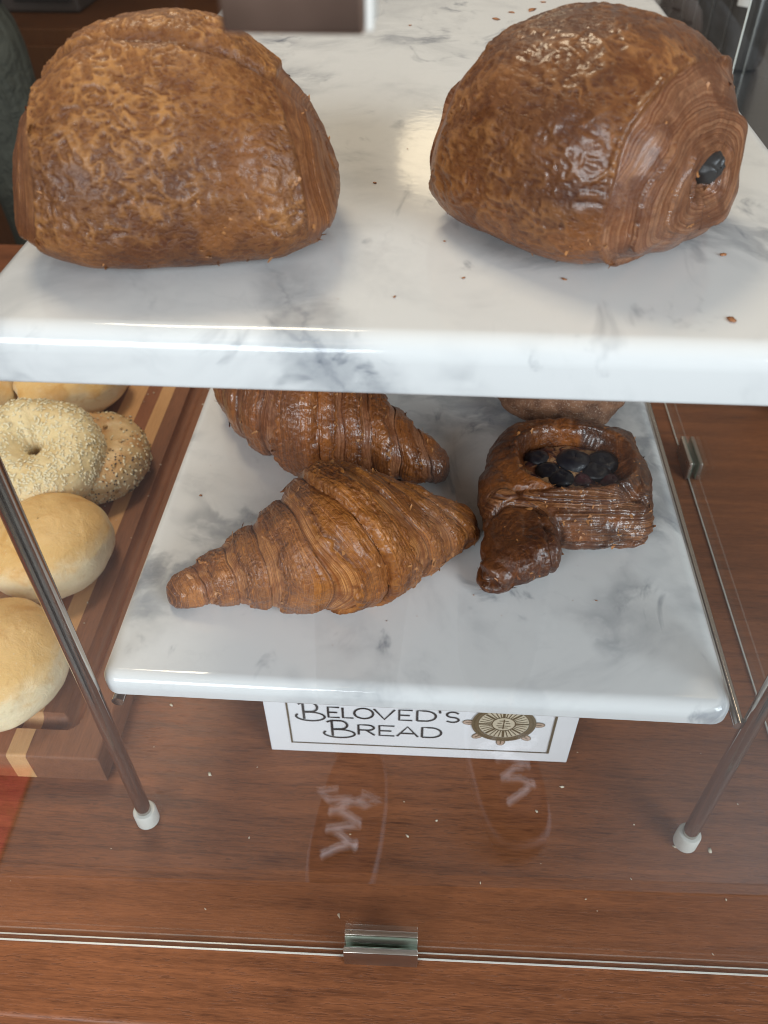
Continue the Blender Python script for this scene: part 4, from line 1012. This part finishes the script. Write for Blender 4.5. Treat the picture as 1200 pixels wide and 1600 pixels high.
# ------------------------------------------------------------------ people (staff behind; photographer mirrored in the front glass)
def skin(name, verts, edges, radii, mat, parent, root=0, sub=2):
    me = bpy.data.meshes.new(name + '_s'); me.from_pydata(verts, edges, []); me.update()
    o = bpy.data.objects.new(name + '_s', me); COL.objects.link(o)
    m = o.modifiers.new('k', 'SKIN'); m.use_smooth_shade = True
    sv = me.skin_vertices[0].data
    for i, r in enumerate(radii): sv[i].radius = (r, r) if not isinstance(r, tuple) else r; sv[i].use_root = (i == root)
    s = o.modifiers.new('u', 'SUBSURF'); s.levels = sub; s.render_levels = sub
    dg = bpy.context.evaluated_depsgraph_get(); dg.update()
    ev = bpy.data.meshes.new_from_object(o.evaluated_get(dg)); bpy.data.objects.remove(o); bpy.data.meshes.remove(me)
    ev.polygons.foreach_set('use_smooth', np.full(len(ev.polygons), True)); ev.name = name; ev.materials.clear()
    return link(name, ev, mat, parent)
def cloth(name, col):
    q = NT(name); n = q.noise(30, 4, 0.6, 0.6); n2 = q.noise(12, 3, 0.5, 1.0, vec=q.mapp(sc=(1, 1, .5)))
    return q.set(Base_Color=q.mix(n, col, tuple(c * 0.65 for c in col)), Roughness=0.85, Normal=q.bump(q.math('ADD', n2, q.math('MULTIPLY', n, .3)), 0.03, 1.0))
M['skin'] = plain('skin', (0.45, 0.27, 0.19), 0.5)
M['hair'] = plain('dark_hair', (0.03, 0.022, 0.018), 0.6)
def person(loc, yaw, trousers, shirt, label, arms, feet, stance=0.11):
    root = empty('person', loc, yaw)
    hl = 0.86
    V = [(0, 0, 0.96), (0, 0.01, 1.10), (0, 0.0, 1.30), (0, 0, 1.44), (0, 0.01, 1.53), (0, 0.025, 1.62), (0, 0.02, 1.72)]
    E = [(0, 1), (1, 2), (2, 3), (3, 4), (4, 5), (5, 6)]; Rr = [(0.16, 0.11), (0.145, 0.105), (0.165, 0.115), (0.09, 0.08), 0.052, 0.085, 0.075]
    for sx, foot in ((-1, feet[0]), (1, feet[1])):
        b0 = len(V); kx = (foot[0] + sx * 0.09) / 2
        V += [(sx * 0.09, 0, 0.88), (kx, (foot[1]) * 0.5 + 0.02, 0.50), (foot[0], foot[1], 0.10), (foot[0], foot[1] + 0.06, 0.045)]
        E += [(0, b0), (b0, b0 + 1), (b0 + 1, b0 + 2), (b0 + 2, b0 + 3)]; Rr += [0.088, 0.060, 0.042, 0.04]
    for sx, (el, wr) in ((-1, arms[0]), (1, arms[1])):
        b0 = len(V); V += [(sx * 0.17, 0, 1.40), el, wr]
        E += [(2, b0), (b0, b0 + 1), (b0 + 1, b0 + 2)]; Rr += [0.058, 0.042, 0.03]
        d = (Vector(wr) - Vector(el)).normalized(); w0 = Vector(wr); sd = d.cross(Vector((0, 0, 1)))
        sd = sd.normalized() if sd.length > 0.05 else Vector((1, 0, 0))
        p = len(V); V.append(tuple(w0 + d * 0.05)); E.append((b0 + 2, p)); Rr.append((0.034, 0.02))
        for k in range(4):
            f0 = len(V); off = sd * (k - 1.5) * 0.018; ln = (0.065, 0.078, 0.074, 0.058)[k]
            V += [tuple(w0 + d * 0.085 + off), tuple(w0 + d * (0.085 + ln * 0.5) + off + Vector((0, 0, -0.008))), tuple(w0 + d * (0.085 + ln) + off + Vector((0, 0, -0.024)))]
            E += [(p, f0), (f0, f0 + 1), (f0 + 1, f0 + 2)]; Rr += [0.009, 0.0085, 0.0075]
        f0 = len(V); s_ = -sx
        V += [tuple(w0 + d * 0.045 + sd * 0.035 * s_), tuple(w0 + d * 0.085 + sd * 0.05 * s_)]; E += [(p, f0), (f0, f0 + 1)]; Rr += [0.010, 0.008]
    skin('body', V, E, Rr, M['skin'], root)
    tv = [(0, 0, 1.06), (0, 0, 0.92)]; te = [(0, 1)]; tr = [(0.175, 0.125), (0.17, 0.125)]
    for sx, foot in ((-1, feet[0]), (1, feet[1])):
        b0 = len(tv); kx = (foot[0] + sx * 0.09) / 2
        tv += [(sx * 0.095, 0, 0.80), (kx, foot[1] * 0.5 + 0.02, 0.50), (foot[0], foot[1], 0.09)]
        te += [(1, b0), (b0, b0 + 1), (b0 + 1, b0 + 2)]; tr += [0.108, 0.083, 0.072]
    skin('trousers', tv, te, tr, trousers, root)
    sv = [(0, 0, 0.90), (0, 0.01, 1.10), (0, 0, 1.30), (0, 0, 1.45)]; se = [(0, 1), (1, 2), (2, 3)]; sr = [(0.205, 0.155), (0.185, 0.14), (0.185, 0.13), (0.10, 0.09)]
    for sx, (el, wr) in ((-1, arms[0]), (1, arms[1])):
        b0 = len(sv); sv += [(sx * 0.175, 0, 1.40), el, tuple(Vector(el).lerp(Vector(wr), 0.75))]; se += [(2, b0), (b0, b0 + 1), (b0 + 1, b0 + 2)]; sr += [0.072, 0.056, 0.045]
    skin('shirt', sv, se, sr, shirt, root)
    nu, nv = 24, 36
    a_ = np.linspace(0.02, 1.75, nu)[:, None]; t_ = (np.arange(nv) / nv * 2 * math.pi)[None, :]
    S3 = stk([0.098 * np.sin(a_) * np.cos(t_), -0.01 + 0.11 * np.sin(a_) * np.sin(t_), 1.70 + 0.115 * np.cos(a_) + 0.05 * np.sin(a_) * np.sin(t_)], -1)
    link('hair', mesh_np('hair', S3, grid_faces(nu, nv, True)), M['hair'], root)
    return tag(root, label, 'person'), feet
M['olive'] = cloth('olive_trousers', (0.085, 0.088, 0.068)); M['navy'] = cloth('navy_shirt', (0.030, 0.036, 0.060))
M['denim'] = cloth('dark_denim', (0.030, 0.036, 0.055)); M['grey'] = cloth('grey_shirt', (0.10, 0.10, 0.11))
person((-1.13, 1.98, -0.9), R_(15), M['olive'], M['navy'], 'person in olive trousers standing behind the counter at left edge',
       [((-0.25, 0.04, 1.16), (-0.10, 0.26, 1.22)), ((0.25, 0.04, 1.16), (0.10, 0.26, 1.22))], [(-0.12, 0.0), (0.10, 0.0)])
person((0.05, -0.60, -0.9), 0.0, M['denim'], M['grey'], 'person taking the picture, mirrored faintly in the front glass',
       [((-0.24, 0.06, 1.14), (-0.11, 0.30, 1.28)), ((0.24, 0.06, 1.14), (0.08, 0.30, 1.28))], [(-0.14, 0.12), (0.12, 0.02)])
# sneakers of the photographer
M['shoe'] = plain('dark_canvas', (0.055, 0.018, 0.018), 0.7); M['sole'] = plain('white_rubber_sole', (0.85, 0.85, 0.90), 0.5); M['welt'] = plain('grey_rubber_sole', (0.30, 0.30, 0.34), 0.5)
def sneaker(x, y, yaw, label):
    root = empty('sneaker', (x, y, -0.8995), yaw)
    def shape(sc, z0, z1, nm, mat, dome):
        nu, nv = 14, 48; V = np.zeros((nu, nv, 3))
        for i in range(nu):
            f = i / (nu - 1)
            for j in range(nv):
                a = 2 * math.pi * j / nv
                yy = math.sin(a); xx = math.cos(a)
                wv = 0.060 * (1 + 0.12 * yy) * sc; ly = 0.145 * sc
                k = 1 - dome * f ** 3
                V[i, j] = (math.copysign(abs(xx) ** 0.65, xx) * wv * k, math.copysign(abs(yy) ** 0.75, yy) * ly * (k if dome == 0 else 1 - 0.5 * dome * f ** 3), z0 + (z1 - z0) * (f if dome == 0 else f * (1 - 0.35 * max(0, yy))))
        F = [tuple(q_) for q_ in grid_faces(nu, nv, True)] + [tuple(range(nv))[::-1], tuple((nu - 1) * nv + j for j in range(nv))]
        return link(nm, mesh_np(nm, V, F), mat, root)
    shape(1.0, 0.0, 0.032, 'sole', M['welt'], 0); shape(0.93, 0.030, 0.105, 'upper', M['shoe'], 0.35)
    for k in range(5):
        yk = 0.010 + k * 0.017; tl = random.uniform(0.006, 0.018) * (1 if k % 2 else -1); bb = MB(); bb.tube([(-0.027, yk - tl, 0.108 - 0.004 * k), (random.uniform(-.006, .006), yk + random.uniform(-.006, .006), 0.117 - 0.005 * k), (0.027, yk + tl, 0.108 - 0.004 * k)], random.uniform(0.004, 0.0065), 8); bb.build('lace', M['sole'], root, True)
    for s in (-1, 1):
        bb = MB(); bb.tube([(0, 0.0, 0.113), (s * 0.03, 0.012, 0.122), (s * 0.055, -0.004, 0.113), (s * 0.02, -0.012, 0.116)], 0.0045, 8); bb.build('lace', M['sole'], root, True)
    return tag(root, label, 'shoe', 'sneakers of the photographer')
sneaker(0.185, -0.435, R_(-12), 'dark red sneaker with white laces, right one mirrored in the front glass')
sneaker(-0.090, -0.330, R_(8), 'dark red sneaker with white laces, left one mirrored in the front glass')
M['mat_red'] = cloth('red_mat', (0.62, 0.040, 0.045))
bb = MB(); bb.box(-1.9, -0.690, -0.43, -0.10, -0.8995, -0.888, 0.003)
tag(bb.build('floor_mat', M['mat_red']), 'red floor mat mirrored at the lower left of the front glass', 'mat')
